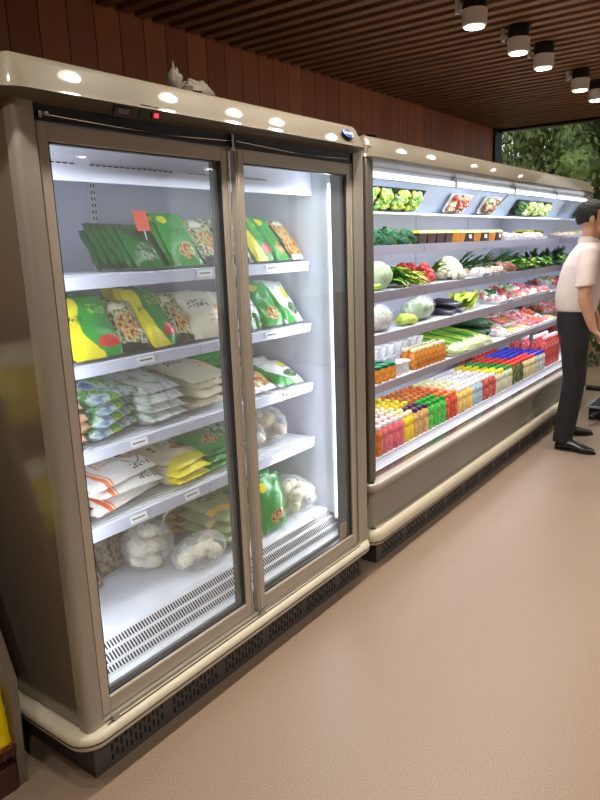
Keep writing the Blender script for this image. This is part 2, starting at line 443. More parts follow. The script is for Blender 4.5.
# canopy : profile (inset from front 1.447, z)
plan=rounded_u(.902,2.492,1.447,YK,.07)
prof=[(.06,1.842),(.0,1.868)]
for k in range(7):
    a=k/6; prof.append((.002+.034*a+.005*a*a,1.871+.074*a))
prof+=[(.055,1.952),(.09,1.958),(.16,1.962),(.16,1.90),(.07,1.855)]
mb=MB(); sweep(mb,plan,prof); mb.build('canopy',M['canopy'],LC)
MB().box(1.05,2.34,1.60,YK,1.902,1.945).build('top_cover',M['kick'],LC)
# bumper
plan=rounded_u(.912,2.515,1.458,YK,.075)
mb=MB(); sweep(mb,plan,round_prof(.11,.125,.172,.018)); mb.build('bumper',M['bumper'],LC)
plan=rounded_u(.9105,2.5165,1.4565,YK,.075)
mb=MB(); sweep(mb,plan,[(.003,.1475),(-.0004,.1475),(-.0004,.1515),(.003,.1515)]); mb.build('groove_strip',M['kick'],LC)
MB().box(1.01,2.41,1.476,1.481,.1715,.174).build('groove_strip',M['kick'],LC)
# kick plate with slots
def kick(parent,x0,x1,y,zt):
    mb=MB().box(x0,x1,y,YK,.0,zt); k=mb.build('kick_plate',M['kick'],parent,smooth=False)
    x=x0+.06
    while x<x1-.16:
        mb=MB()
        for i in range(12):
            if x>x1-.03: break
            for z in ((.028,.052),(.068,.092)) if i%2 else ((.02,.04),(.05,.074),(.084,.10)):
                mb.box(x,x+.007,y-.0015,y+.001,z[0],z[1])
            x+=.018
        mb.build('vent_panel',M['slot'],k,smooth=False); x+=.036
kick(LC,.975,2.47,1.513,.124)
# control display
c=MB().obox((1.245,1.4615,1.852),(.06,.006,.026),(.5,0,0)).build('control_display',M['black'],LC,bevel=.002)
MB().obox((1.245,1.4578,1.8535),(.036,.003,.013),(.5,0,0)).build('screen',mat('lcd_grey',rgb(96,88,84),.3),c)
s=MB().obox((1.318,1.4580,1.862),(.036,.008,.032),(.3,0,0)).obox((1.352,1.4580,1.862),(.024,.008,.032),(.3,0,0)).build('switch_box',mat('dark_green',rgb(22,52,40),.4),LC)
MB().obox((1.354,1.4530,1.855),(.014,.004,.012),(.3,0,0)).build('indicator',emit('red_led',(1,.08,.12,1),.8),s)
MB().obox((1.318,1.4533,1.875),(.026,.003,.004),(.3,0,0)).obox((1.352,1.4533,1.875),(.02,.003,.004),(.3,0,0)).build('label_strip',M['tagwhite'],s)
# logo badge
mb=MB(); mb.lathe([(0,0),(.038,0),(.036,.004),(0,.005)],seg=32,sx=1,sy=.52)
lg=mb.build('logo_badge',mat('badge_blue',rgb(22,44,135),.5,spec=.1),LC,loc=(2.335,1.4595,1.909),rot=(PI/2-.48,0,0))
mb=MB(); mb.lathe([(.0345,.0045),(.033,.0055),(.0315,.0045)],seg=32,sx=1,sy=.52,cap=False); mb.build('badge_rim',M['tagwhite'],lg)
def text(s,size,m,parent,loc,rot,name='lettering',shear=0,ex=.0006):
    cu=bpy.data.curves.new(name,'FONT'); cu.body=s; cu.size=size; cu.align_x='CENTER'; cu.align_y='CENTER'; cu.extrude=ex; cu.shear=shear
    tmp=bpy.data.objects.new('tmp',cu); C.objects.link(tmp); bpy.context.view_layer.update()
    me=bpy.data.meshes.new_from_object(tmp.evaluated_get(bpy.context.evaluated_depsgraph_get())); bpy.data.objects.remove(tmp)
    me.materials.clear(); me.materials.append(m); o=bpy.data.objects.new(name,me); C.objects.link(o); o.parent=parent; o.location=loc; o.rotation_euler=rot; return o
text('Carrier',.017,M['tagwhite'],lg,(0,0,.0062),(0,0,0),shear=.25)

# doors
def door(x0,x1,y,parent):
    z0,z1=.186,1.808; st=.038; d=.024
    dr=bpy.data.objects.new('sliding_door',None); C.objects.link(dr); dr.parent=parent
    mb=MB()
    mb.box(x0,x0+st,y,y+d,z0,z1).box(x1-st,x1,y,y+d,z0,z1).box(x0+st,x1-st,y,y+d,z1-.042,z1).box(x0+st,x1-st,y,y+d,z0,z0+.052)
    for xx in (x0+.008,x1-.012): mb.box(xx,xx+.004,y-.003,y,z0,z1)
    mb.box(x0+st,x1-st,y-.003,y,z0+.046,z0+.05)
    mb.build('door_frame',M['door'],dr,bevel=.0025)
    mb=MB()
    mb.box(x0+st-.002,x0+st+.006,y+.005,y+d+.006,z0+.05,z1-.04).box(x1-st-.01,x1-st+.002,y+.005,y+d+.016,z0+.05,z1-.04)
    mb.box(x0+st,x1-st,y+.005,y+d,z1-.046,z1-.04).box(x0+st,x1-st,y+.006,y+d,z0+.05,z0+.056)
    mb.build('gasket',M['gasket'],dr,smooth=False)
    MB().box(x0+st,x1-st,y+.009,y+.014,z0+.05,z1-.04).build('glass_pane',M['glass'],dr,smooth=False)
    return dr
d1=door(1.004,1.694,1.5015,LC)
d2=door(1.712,2.412,1.492,LC)
# stile gasket facing inward (dark band beside each right-hand stile)
MB().box(1.628,1.66,1.516,1.53,.236,1.766).build('gasket',M['gasket'],d1)
MB().box(2.345,2.386,1.508,1.552,.236,1.766).build('gasket',M['gasket'],d2)
MB().box(2.290,2.335,1.501,1.5035,.236,.31).build('notice_sticker',mat('sticker_paper',rgb(214,196,170),.5,0,.06,60),d2)

# interior: air duct slots, uprights, LED strips
mb=MB(); 
for x0,x1,z in ((1.11,1.41,1.7985),(1.48,1.64,1.7985),(1.74,2.3,1.7985)):
    x=x0
    while x<x1: mb.box(x,x+.014,1.68,1.684,z-.0005,z+.003); x+=.022
for x0,x1,z in ((1.1,1.25,1.745),(1.30,1.62,1.745),(1.7,2.1,1.745)):
    x=x0
    while x<x1: mb.box(x,x+.014,1.6855,1.6875,z,z+.003); x+=.022
mb.build('duct_slots',M['slot'],LC,smooth=False)
MB().box(1.01,2.41,1.688,1.70,1.70,1.80).build('air_duct',M['bluewhite'],LC)
for xx in (1.0,1.70,2.37):
    u_=MB().box(xx+.01,xx+.04,2.235,2.25,.34,1.79).build('shelf_upright',M['white'],LC,smooth=False)
    mb=MB(); z=.4
    while z<1.76:
        mb.box(xx+.014,xx+.018,2.233,2.2355,z,z+.012).box(xx+.028,xx+.032,2.233,2.2355,z,z+.012); z+=.024
    mb.build('upright_slots',M['slot'],u_,smooth=False)
MB().tube([(2.396,1.585,.3),(2.396,1.585,1.74)],.011,12).build('led_strip',M['ledv'],LC)
MB().tube([(1.026,1.585,.3),(1.026,1.585,1.74)],.011,12).build('led_strip',M['ledv'],LC)
MB().box(2.400,2.415,1.56,1.61,.28,1.76).build('led_housing',M['white'],LC); MB().box(1.006,1.014,1.56,1.61,.28,1.76).build('led_housing',M['white'],LC)
# shelves: two bays, wire decks with a price rail
SH=[(1.434,.040),(1.170,.038),(.905,.040),(.655,.048)]
for si,(z,h) in enumerate(SH):
    for (a,b) in ((1.012,1.716),(1.722,2.404)):
        s=MB().box(a,b,1.722,2.232,z-.012,z-.006).build('shelf',M['white'],LC,smooth=False)
        mb=MB()
        y=1.73
        while y<2.22: mb.tube([(a+.004,y,z-.003),(b-.004,y,z-.003)],.0022,5); y+=.022
        mb.build('shelf_wires',M['chrome'] if False else M['white'],s)
        MB().prism([(1.712,z-h),(1.704,z-.002),(1.712,z+.001),(1.722,z-.002),(1.722,z-h)],a,b).build('price_rail',M['rail'],s,smooth=False)
tagx={0:(1.76,2.14),1:(1.46,1.84,2.12),2:(1.40,2.22),3:(1.37,1.62)}
k=0
names=['left end','middle','right end']
for si,xs in tagx.items():
    z,h=SH[si]
    for j,xx in enumerate(xs):
        o=MB().box(-.035,.035,-.0015,.0,-.012,.012).build('price_tag',M['tagwhite'],loc=(xx,1.7025,z-h*.45),rot=(-.2,0,0),smooth=False)
        tag(o,'white price tag on the %s glass-case shelf rail, towards its %s'%(['top','second','third','fourth'][si],names[j if len(xs)==3 else j*2]),'price tag')
        mb=MB()
        for q in range(5): mb.box(-.028+q*.011,-.02+q*.011,-.0022,-.0014,-.002,.003)
        mb.build('printed_line',M['ink'],o,smooth=False)
# bottom deck with honeycomb/slotted return grille
MB().box(1.006,2.414,1.66,2.235,.28,.32).build('deck_panel',M['bottomwhite'],LC)
g=MB().prism([(1.66,.320),(1.575,.236),(1.556,.232),(1.552,.19),(1.66,.19)],1.006,2.414).build('return_grille',M['white'],LC,smooth=False)
mb=MB()
n=Vector((0,-.7,.71)).normalized()
for (t0,t1) in ((.16,.36),(.44,.68),(.76,.92)):
    x=1.02
    while x<2.405:
        y0=1.66-.085*t0; z0=.32-.084*t0; y1=1.66-.085*t1; z1=.32-.084*t1
        mb.add([(x,y0-.001,z0+.001),(x+.006,y0-.001,z0+.001),(x+.006,y1-.001,z1+.001),(x,y1-.001,z1+.001)],[(0,3,2,1)])
        x+=.0118
mb.build('grille_slots',M['slot'],g,smooth=False)
MB().box(1.006,2.414,1.549,1.5515,.19,.225).build('sill_channel',M['kick'],LC,smooth=False)

# ================================================================== RIGHT CASE (open multideck)
RC=thing('open_display_case','long open-front refrigerated produce case with lit shelves, beside the glass-door refrigerator','refrigerator',(0,0,0))
RX0,RX1=2.545,6.32
def endpanel(x0,x1,m):
    prof=[(1.508,.40),(1.502,.44),(1.502,1.90),(YK,1.90),(YK,.19),(1.53,.19)]
    MB().prism(prof,x0,x1).build('side_panel',m,RC,bevel=.006)
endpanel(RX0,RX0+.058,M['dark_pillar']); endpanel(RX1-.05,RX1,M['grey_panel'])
IX0,IX1=RX0+.058,RX1-.05
MB().box(IX1-.004,IX1,1.56,2.28,.46,1.86).build('end_mirror',mat('mirror_lining',rgb(222,224,230),.05,1),RC,smooth=False)
MB().box(IX0,IX0+.004,1.56,2.28,.46,1.86).box(IX0,IX1,1.62,2.28,1.86,1.90).build('inner_lining',M['bluewhite'],RC,smooth=False)
bk=MB().box(IX0,IX1,2.28,YK,.2,1.90).build('back_panel',M['bluewhite'],RC,smooth=False)
mb=MB()
for xx in (3.6,4.55,5.5): mb.box(xx-.002,xx+.002,2.277,2.28,.5,1.8)
mb.build('panel_seam',M['railgrey'],bk,smooth=False)
plan=rounded_u(RX0-.012,RX1+.01,1.482,YK,.05)
prof=[(.07,1.822),(.012,1.842)]
for k in range(7):
    a=k/6; prof.append((.0+.038*a+.010*a*a,1.85+.086*a))
prof+=[(.07,1.944),(.11,1.95),(.17,1.952),(.17,1.90),(.08,1.85)]
mb=MB(); sweep(mb,plan,prof); mb.build('canopy',M['canopy'],RC)
# valance with inner light shelf
MB().box(IX0,IX1,1.56,1.60,1.805,1.86).build('valance',M['bluewhite'],RC)
MB().prism([(1.605,1.80),(1.70,1.86),(1.60,1.86)],IX0,IX1).build('light_tray',M['bluewhite'],RC,smooth=False)
for i in range(4):
    a=IX0+.02+i*.925; b=a+.90
    lt=MB().tube([(a,1.55,1.79),(b,1.55,1.79)],.013,12).build('light_tube',M['led'],RC)
    MB().box(a-.02,a,1.535,1.565,1.775,1.82).box(b,b+.012,1.535,1.565,1.775,1.82).build('tube_holder',M['chrome'],lt)
# lower front
plan=rounded_u(RX0-.02,RX1+.01,1.468,YK,.05)
mb=MB(); sweep(mb,plan,round_prof(.09,.378,.42,.016)); mb.build('upper_bumper',M['metal'],RC)
plan=rounded_u(RX0-.01,RX1,1.505,YK,.05)
mb=MB(); sweep(mb,plan,[(0,.185),(0,.38),(.03,.38),(.03,.185)]); mb.build('front_panel',M['grey_panel'],RC)
plan=rounded_u(RX0-.022,RX1+.01,1.458,YK,.06)
mb=MB(); sweep(mb,plan,round_prof(.10,.112,.19,.028)); mb.build('bumper',M['bumper'],RC)
plan=rounded_u(RX0-.0235,RX1+.0115,1.4565,YK,.06)
mb=MB(); sweep(mb,plan,[(.003,.135),(-.0004,.135),(-.0004,.140),(.003,.140)]); mb.build('groove_strip',M['kick'],RC)
kick(RC,2.60,RX1-.03,1.505,.112)
# price rail on deck front, stepped and slotted
dk=MB().box(IX0,IX1,1.60,2.28,.40,.455).build('deck_panel',M['white'],RC,smooth=False)
MB().prism([(1.60,.463),(1.594,.463),(1.586,.440),(1.555,.432),(1.545,.418),(1.60,.40)],IX0,IX1).build('price_rail',M['rail'],dk,smooth=False)
mb=MB()
for (y,z) in ((1.578,.4372),(1.566,.4338),(1.591,.456)): mb.box(IX0,IX1,y,y+.0025,z,z+.002)
mb.build('rail_groove',M['kick'],dk,smooth=False)
mb=MB()
for z,y in ((.425,1.519),(.4275,1.531),(.431,1.543)): mb.box(IX0,IX1,y,y+.007,.40,z)
mb.build('air_grille',M['chrome'],dk)
# shelves: z, front y, rail height
RS=[(1.484,1.75,.048),(1.25,1.74,.050),(1.036,1.72,.050),(.790,1.68,.041)]
for si,(z,y,h) in enumerate(RS):
    for (a,b) in ((IX0+.003,3.598),(3.602,4.548),(4.552,5.498),(5.502,IX1-.006)):
        s=MB().box(a,b,y+.012,2.277,z-.018,z-.003).build('shelf',M['white'],RC,smooth=False)
        MB().prism([(y+.012,z-h),(y+.003,z-h),(y,z+.002),(y+.012,z+.002)],a,b).build('price_rail',M['railgrey'],s,smooth=False)
# tilted mirror under the canopy, behind the tubes
mr=MB().prism([(1.80,1.652),(1.808,1.645),(1.708,1.795),(1.70,1.80)],IX0+.005,IX1-.005).build('tilted_back_plate',mat('plate_blue',rgb(186,202,218),.2,.2),RC,smooth=False)
MB().prism([(1.742,1.640),(1.742,1.652),(1.80,1.652),(1.80,1.640)],IX0+.005,IX1-.005).build('plate_ledge',M['white'],mr,smooth=False)
MB().tube([(4.62,1.77,1.653),(4.80,1.70,1.792)],.003,6).build('reflected_line',M['ink'],mr)  # thin dark rod modelling a line reflected in the mirror

# ------------------------------------------------------------------ lights of the cases, and fill added under the shelves
def area(x,y,z,sx,sy,e,col,rot):
    L=bpy.data.lights.new('case_light','AREA'); L.shape='RECTANGLE'; L.size=sx; L.size_y=sy; L.energy=e; L.color=col
    o=bpy.data.objects.new('case_light',L); C.objects.link(o); o.location=(x,y,z); o.rotation_euler=rot; return o
CW=(.86,.89,1)
for i in range(4):
    area(IX0+.47+i*.925,1.552,1.772,.88,.03,3.9,CW,(math.radians(22),0,0))
for (z,y,h) in RS:
    for (a,b) in ((IX0+.05,3.55),(3.65,4.50),(4.60,5.45),(5.55,IX1-.05)):
        area((a+b)/2,y+.03,z-.024,b-a,.02,1.5,CW,(math.radians(38),0,0))  # fill lamps added beneath each shelf to brighten the goods
        MB().box(a,b,y+.016,y+.034,z-.0215,z-.019).build('added_shelf_fill',M['ledv'],RC,smooth=False)  # glowing strip added along with the fill lamp
for (a,b) in ((IX0+.05,3.55),(3.65,4.50),(4.60,5.45),(5.55,IX1-.05)):
    area((a+b)/2,1.79,1.632,b-a,.02,1.5,CW,(math.radians(38),0,0))  # same added fill, below the mirror plate
area(1.715,1.60,1.72,1.3,.03,2,CW,(math.radians(8),0,0))
area(2.378,1.585,1.02,.02,1.4,6,CW,(PI/2,0,math.radians(60)) )
area(1.045,1.585,1.02,.02,1.4,5,CW,(PI/2,0,math.radians(-60)))

world=bpy.data.worlds.new('world'); bpy.context.scene.world=world; world.use_nodes=True
bg=world.node_tree.nodes['Background']; bg.inputs[0].default_value=(.88,.94,1,1); bg.inputs[1].default_value=1.3
L=bpy.data.lights.new('sun','SUN'); L.energy=3.2; L.angle=.2; L.color=(1,.96,.86); so=bpy.data.objects.new('sun',L); C.objects.link(so); so.rotation_euler=Vector((-.62,.18,.72)).to_track_quat('Z','Y').to_euler()

#@@CONTENT@@
# ================================================================== PACKETS IN THE GLASS-DOOR CASE
G1=rgb(38,150,50); G2=rgb(20,110,40); YL=rgb(235,222,40); CR=rgb(236,230,204); WH=rgb(238,238,236); RD=rgb(205,50,40); OR=rgb(235,120,50); DK=rgb(40,44,32); BL=rgb(40,80,160); LG=rgb(150,205,60)
D={}
D['greenyellow']=design('pack_green_yellow',G1,[('band',.25,-.5,.52,YL,.12),('oval',.72,.22,.22,.10,RD),('marks',.25,.62,.3,.12,4,G2),('marks',.7,.75,.4,.16,3,LG)])
D['green']=design('pack_green',G1,[('oval',.55,.25,.26,.14,'food'),('oval',.2,.85,.14,.09,YL),('marks',.5,.6,.5,.14,4,G2)])
D['darkgreen']=design('pack_dark_green',G2,[('band',.9,.75,.95,rgb(60,90,60),.05),('oval',.5,.3,.3,.2,'greens')])
D['multi']=design('pack_clear_vegetables','clear',[('oval',.5,.45,.3,.25,'food'),('band',1.57,-.2,.12,DK,.03),('oval',.4,.85,.25,.08,CR)])
D['food']=design('pack_food_picture','food',[('band',1.57,-.2,.1,WH,.0),('oval',.5,.9,.4,.08,rgb(235,235,215))])
D['cream']=design('pack_cream',CR,[('oval',.9,.45,.16,.26,rgb(245,190,40)),('oval',.93,.5,.06,.12,rgb(220,100,30)),('marks',.4,.72,.55,.2,5,rgb(40,40,40)),('marks',.62,.42,.22,.03,6,rgb(90,90,90)),('marks',.62,.32,.22,.03,6,rgb(90,90,90))])
D['silver']=design('pack_silver',rgb(205,210,208),[('oval',.5,.55,.25,.3,WH),('band',1.57,-.1,.3,rgb(30,120,50),.06)])
D['whitegreen']=design('pack_white_green',WH,[('band',.5,.1,.45,G1,.09),('oval',.75,.7,.16,.14,YL),('oval',.7,.3,.2,.15,'greens')])
D['bluegreen']=design('pack_blue_green',rgb(60,170,60),[('band',.3,-.1,.25,BL,.12),('oval',.6,.6,.3,.2,rgb(225,205,160)),('band',.2,.8,1.3,LG,.05),('marks',.5,.35,.6,.12,4,rgb(235,240,235))])
D['orangefish']=design('pack_pink_beige',rgb(222,170,135),[('oval',.6,.5,.3,.3,rgb(235,205,180)),('band',.2,.8,1.2,rgb(60,90,80),.05)])
def crumple(name,stops,scale=4,bands=()):
    t=NT(name); t.b.inputs['Roughness'].default_value=.22
    tc=t.new('ShaderNodeTexCoord'); f=t.noise(scale,2,vec=tc.outputs['UV']); c_=t.ramp(f,[(p,q) for p,q in stops])
    t.link(c_,t.b.inputs['Base Color']); bf=t.noise(16,2,vec=tc.outputs['UV']); bn=t.new('ShaderNodeBump'); bn.inputs['Strength'].default_value=.9; bn.inputs['Distance'].default_value=.012
    t.link(bf,bn.inputs['Height']); t.link(bn.outputs[0],t.b.inputs['Normal']); 
    for e in t.m.node_tree.nodes:
        if e.type=='VALTORGB': e.color_ramp.interpolation='CONSTANT' if False else 'LINEAR'
    return t.m
D['bluemix']=crumple('pack_blue_green_white',[(.30,BL),(.40,rgb(120,160,190)),(.47,rgb(215,222,215)),(.54,G1),(.62,LG),(.70,G2)])
D['greenmix']=crumple('pack_green_white_crumpled',[(.32,G2),(.44,G1),(.52,rgb(196,214,190)),(.58,rgb(230,232,226)),(.68,rgb(110,150,110))],5)
D['whitemix']=crumple('pack_white_crumpled',[(.34,rgb(130,165,130)),(.44,rgb(214,220,212)),(.56,rgb(240,240,238)),(.68,rgb(170,185,175))],4)
D['brownroot']=crumple('pack_brown_contents',[(.32,rgb(58,50,42)),(.45,rgb(110,98,80)),(.55,rgb(150,134,110)),(.68,rgb(84,74,60))],6)
D['white_orange']=design('pack_white_orange',rgb(236,234,230),[('band',0,.16,.22,OR,.0),('band',0,.24,.26,OR,.0),('oval',.74,.45,.17,.3,rgb(90,80,70)),('oval',.74,.45,.155,.275,WH),('oval',.72,.55,.09,.1,rgb(40,36,34)),('oval',.78,.38,.08,.1,rgb(240,150,50)),('marks',.76,.1,.3,.08,5,DK),('marks',.42,.5,.22,.3,4,rgb(230,160,120))])
D['yellowcream']=design('pack_yellow_cream',rgb(232,224,190),[('band',1.57,-.2,.2,YL,.02),('band',1.57,.84,1.2,YL,.02),('marks',.5,.62,.55,.14,4,rgb(60,110,60)),('oval',.75,.4,.2,.1,OR)])
D['clearwhite']=design('pack_frosted_white',rgb(214,222,218),[('oval',.5,.5,.36,.36,rgb(238,240,238)),('marks',.5,.65,.3,.12,3,G2)])
D['yellowgreenflat']=design('pack_yellow_green',rgb(150,165,110),[('band',1.2,.3,.42,rgb(240,195,50),.03),('oval',.5,.7,.3,.18,'greens'),('band',1.2,.9,1.0,rgb(240,170,50),.03)])
_bag={}
def bagmesh(kind,w,h,t,seed=0):
    key=(kind,w,h,t,seed)
    if key in _bag: return _bag[key]
    nx,ny=12,14; vs=[];uv=[];fs=[]
    for side in (1,-1):
        for j in range(ny+1):
            for i in range(nx+1):
                u=i/nx; v=j/ny; a=2*u-1; b=2*v-1
                th=(max(0,1-abs(a)**3.2)**.6)*(max(0,1-abs(min(1,max(-1,b*1.06)))**4)**.55)
                th*=t/2*(1+.55*noise.noise(Vector((u*2.6,v*3.1,seed*3.1+side))))
                wr=.007*noise.noise(Vector((u*7,v*7,seed)))
                pin=1-.05*abs(b)**4
                vs.append((a*w/2*pin+.006*noise.noise(Vector((v*3,seed,1))),b*h/2*(1+.02*noise.noise(Vector((u*3,seed,4)))),side*(th+.0006)+wr))
                uv.append((u,v))
    N=(nx+1)*(ny+1)
    for s_ in (0,1):
        for j in range(ny):
            for i in range(nx):
                q=[s_*N+j*(nx+1)+i,s_*N+j*(nx+1)+i+1,s_*N+(j+1)*(nx+1)+i+1,s_*N+(j+1)*(nx+1)+i]
                fs.append(q if s_==0 else q[::-1])
    mb=MB(); mb.add(vs,fs,uv)
    seam=[]
    me=mb.mesh('packet',D[kind]); _bag[key]=me; return me
rnd=random.Random(3)
ORD=['frontmost','second from the front','third from the front','fourth from the front','rearmost']
def pack(kind,loc,rot,w,h,t,label,group=None,seed=0,name='food_packet'):
    o=inst(name,bagmesh(kind,w,h,t,seed),loc,rot); tag(o,label,'food packet',group); return o
def leaning(kind,x,y,z,w,h,t,lean,n,desc,pitch=.045,yaw=0,name='food_packet'):
    """n packets leaning back one behind the other; bottom edge of the first at (x,y,z)"""
    lean*=.74
    for k in range(n):
        a=lean*(1-.04*k)
        yy=y+k*pitch; hz=h/2*math.cos(a)+t*.25; hy=h/2*math.sin(a)
        lab='%s%s'%(desc,'' if n==1 else ', '+(ORD[k].replace(' from the front','') if k<n-1 else 'rearmost'))
        pack(kind,(x+rnd.uniform(-.004,.004)-k*.002,yy+hy,z+hz),(PI/2-a,0,yaw+rnd.uniform(-.11,.11)),w,h,t,lab,seed=rnd.randrange(6),name=name)
def flat(kind,x,y,z,w,h,t,n,desc,yaw=0,pitch=None,tilt=.06):
    pitch=pitch or t*.70
    for k in range(n):
        pos=['bottom one','second from below','third from below','fourth from below'][k] if k<n-1 else 'topmost'
        lab='%s%s'%(desc,'' if n==1 else ', '+pos)
        pack(kind,(x+rnd.uniform(-.014,.014),y+rnd.uniform(-.012,.012)+k*.006,z+t*.60+k*pitch+h*.5*math.sin(abs(tilt))*.5),(tilt+k*.03,rnd.uniform(-.06,.06),yaw+rnd.uniform(-.16,.16)),w,h,t,lab,seed=k%3)
z1,z2,z3,z4=[q[0]+.001 for q in SH]; zd=.321
# top shelf
leaning('darkgreen',1.60,1.96,z1,.14,.16,.035,.8,2,'dull green packet at the back left of the top shelf')
leaning('darkgreen',1.59,1.77,z1,.12,.19,.035,.95,5,'dark green packet left of the bright green one, top shelf')
leaning('green',1.72,1.725,z1,.125,.22,.035,.80,3,'bright green packet beside the seam of the top shelf')
leaning('multi',1.855,1.73,z1,.12,.20,.035,.85,3,'see-through packet left of the door joint, top shelf')
leaning('multi',2.00,1.73,z1,.12,.20,.035,.8,3,'see-through packet just right of the door joint, top shelf')
leaning('greenyellow',2.135,1.725,z1,.13,.23,.035,.85,3,'yellow and green packet in the right bay of the top shelf')
leaning('green',2.255,1.735,z1,.10,.22,.03,.85,2,'green packet near the right end of the top shelf')
leaning('food',2.352,1.73,z1,.088,.20,.03,.85,2,'dark food packet, right end of the top shelf')
o=MB().box(-.03,.03,-.001,.001,-.035,.035).build('promotion_card',mat('card_orange',rgb(238,92,60),.5,0,.05,40),loc=(1.60,1.83,1.60),rot=(-.3,0,.05),smooth=False); tag(o,'small orange card standing before dark green packets on the top shelf','card')
inst('card_clip',MB().box(-.0025,.0025,-.001,.001,-.065,-.03).mesh('clip',M['railgrey']),(0,0,0),parent=o)
# second shelf
leaning('greenyellow',1.30,1.725,z2,.19,.21,.04,.70,3,'large yellow and green packet at the left end of the second shelf',pitch=.05)
leaning('multi',1.455,1.735,z2,.12,.19,.04,.8,3,'dark see-through packet between two yellow-green ones, second shelf')
leaning('greenyellow',1.585,1.735,z2,.15,.235,.04,.85,3,'tall yellow and green packet in the middle of the left bay, second shelf',pitch=.05,yaw=.1)
leaning('multi',1.69,1.74,z2,.09,.20,.04,.8,2,'see-through packet left of the cream one, second shelf')
leaning('cream',1.815,1.73,z2,.18,.19,.04,.78,3,'cream packet with black brush writing and yellow flower, second shelf')
leaning('whitegreen',1.955,1.74,z2,.11,.18,.035,.8,2,'green and white packet just right of the door joint, second shelf')
leaning('silver',2.06,1.73,z2,.10,.18,.04,.7,2,'silvery crumpled packet in the right bay of the second shelf')
leaning('green',2.185,1.73,z2,.125,.21,.04,.8,3,'green packet in the middle of the right bay, second shelf')
leaning('whitegreen',2.325,1.735,z2,.13,.21,.035,.85,3,'white packet with green and yellow at the right end of the second shelf')
leaning('brownroot',1.42,2.02,z2,.19,.17,.05,.9,2,'dull brown packet at the back left of the second shelf')
# third shelf
flat('orangefish',1.17,1.83,z3,.17,.2,.05,4,'pinkish packet lying at the left end of the third shelf',yaw=.2)
flat('bluemix',1.34,1.87,z3,.26,.26,.055,4,'crumpled green and blue packet on the left of the third shelf',yaw=.35)
flat('greenmix',1.42,2.11,z3,.22,.2,.05,3,'dark green packet at the back left of the third shelf')
flat('whitemix',1.56,1.87,z3,.19,.28,.05,4,'frosted white packet lying in the middle of the third shelf',yaw=.1)
flat('cream',1.80,1.87,z3,.20,.27,.05,4,'cream packet with black brush marks lying on the third shelf',yaw=.12)
flat('greenmix',1.70,2.12,z3,.25,.18,.05,4,'green packet behind the frosted white ones, third shelf')
leaning('food',2.09,1.74,z3,.19,.17,.05,1.5,2,'orange food-pictured packet on the right bay of the third shelf')
leaning('whitegreen',2.29,1.735,z3,.17,.18,.04,1.5,3,'white and green packet at the right end of the third shelf')
flat('green',2.10,2.10,z3,.2,.2,.055,4,'green packet behind the orange one, right bay of the third shelf')
flat('greenyellow',2.30,2.10,z3,.17,.2,.05,3,'yellow and green packet at the back right of the third shelf')
# fourth shelf
flat('multi',1.13,1.80,z4,.18,.17,.045,2,'dark see-through packet at the left end of the fourth shelf',yaw=.1)
flat('white_orange',1.37,1.85,z4,.31,.24,.06,3,'white packet with orange stripes and round emblem on the fourth shelf',yaw=.12)
flat('white_orange',1.22,2.08,z4,.26,.18,.05,4,'white packet at the back left of the fourth shelf',yaw=.1)
flat('yellowcream',1.655,1.86,z4,.20,.27,.045,3,'yellow-edged cream packet in the middle of the fourth shelf',yaw=.08)
flat('green',1.835,1.84,z4,.15,.22,.04,4,'bright green packet left of the door joint, fourth shelf',yaw=-.1)
flat('greenmix',1.96,1.85,z4,.11,.22,.04,4,'see-through packet at the door joint of the fourth shelf')
flat('green',1.66,2.12,z4,.25,.18,.05,4,'green packet behind the yellow-edged ones, fourth shelf')
# deck
leaning('brownroot',1.28,1.90,zd,.14,.14,.06,.7,2,'dark brown packet at the left end of the bottom deck')
leaning('brownroot',1.45,1.97,zd,.13,.16,.05,.5,2,'brown packet standing at the back left of the bottom deck')
flat('yellowgreenflat',1.90,1.85,zd,.22,.26,.05,4,'flat yellow-banded green packet on the bottom deck',yaw=.15)
flat('yellowgreenflat',1.72,2.09,zd,.22,.2,.05,4,'orange and green packet behind the bun bags, bottom deck')
leaning('darkgreen',1.93,2.04,zd,.22,.26,.05,.4,2,'tall dark green packet at the back, left of the door joint, bottom deck')
leaning('green',2.075,1.69,zd,.17,.23,.05,.25,4,'upright bright green packet in the right bay of the bottom deck',pitch=.06)
leaning('greenyellow',2.23,1.98,zd,.17,.26,.05,.5,3,'green and yellow packet at the back of the right bay, bottom deck')

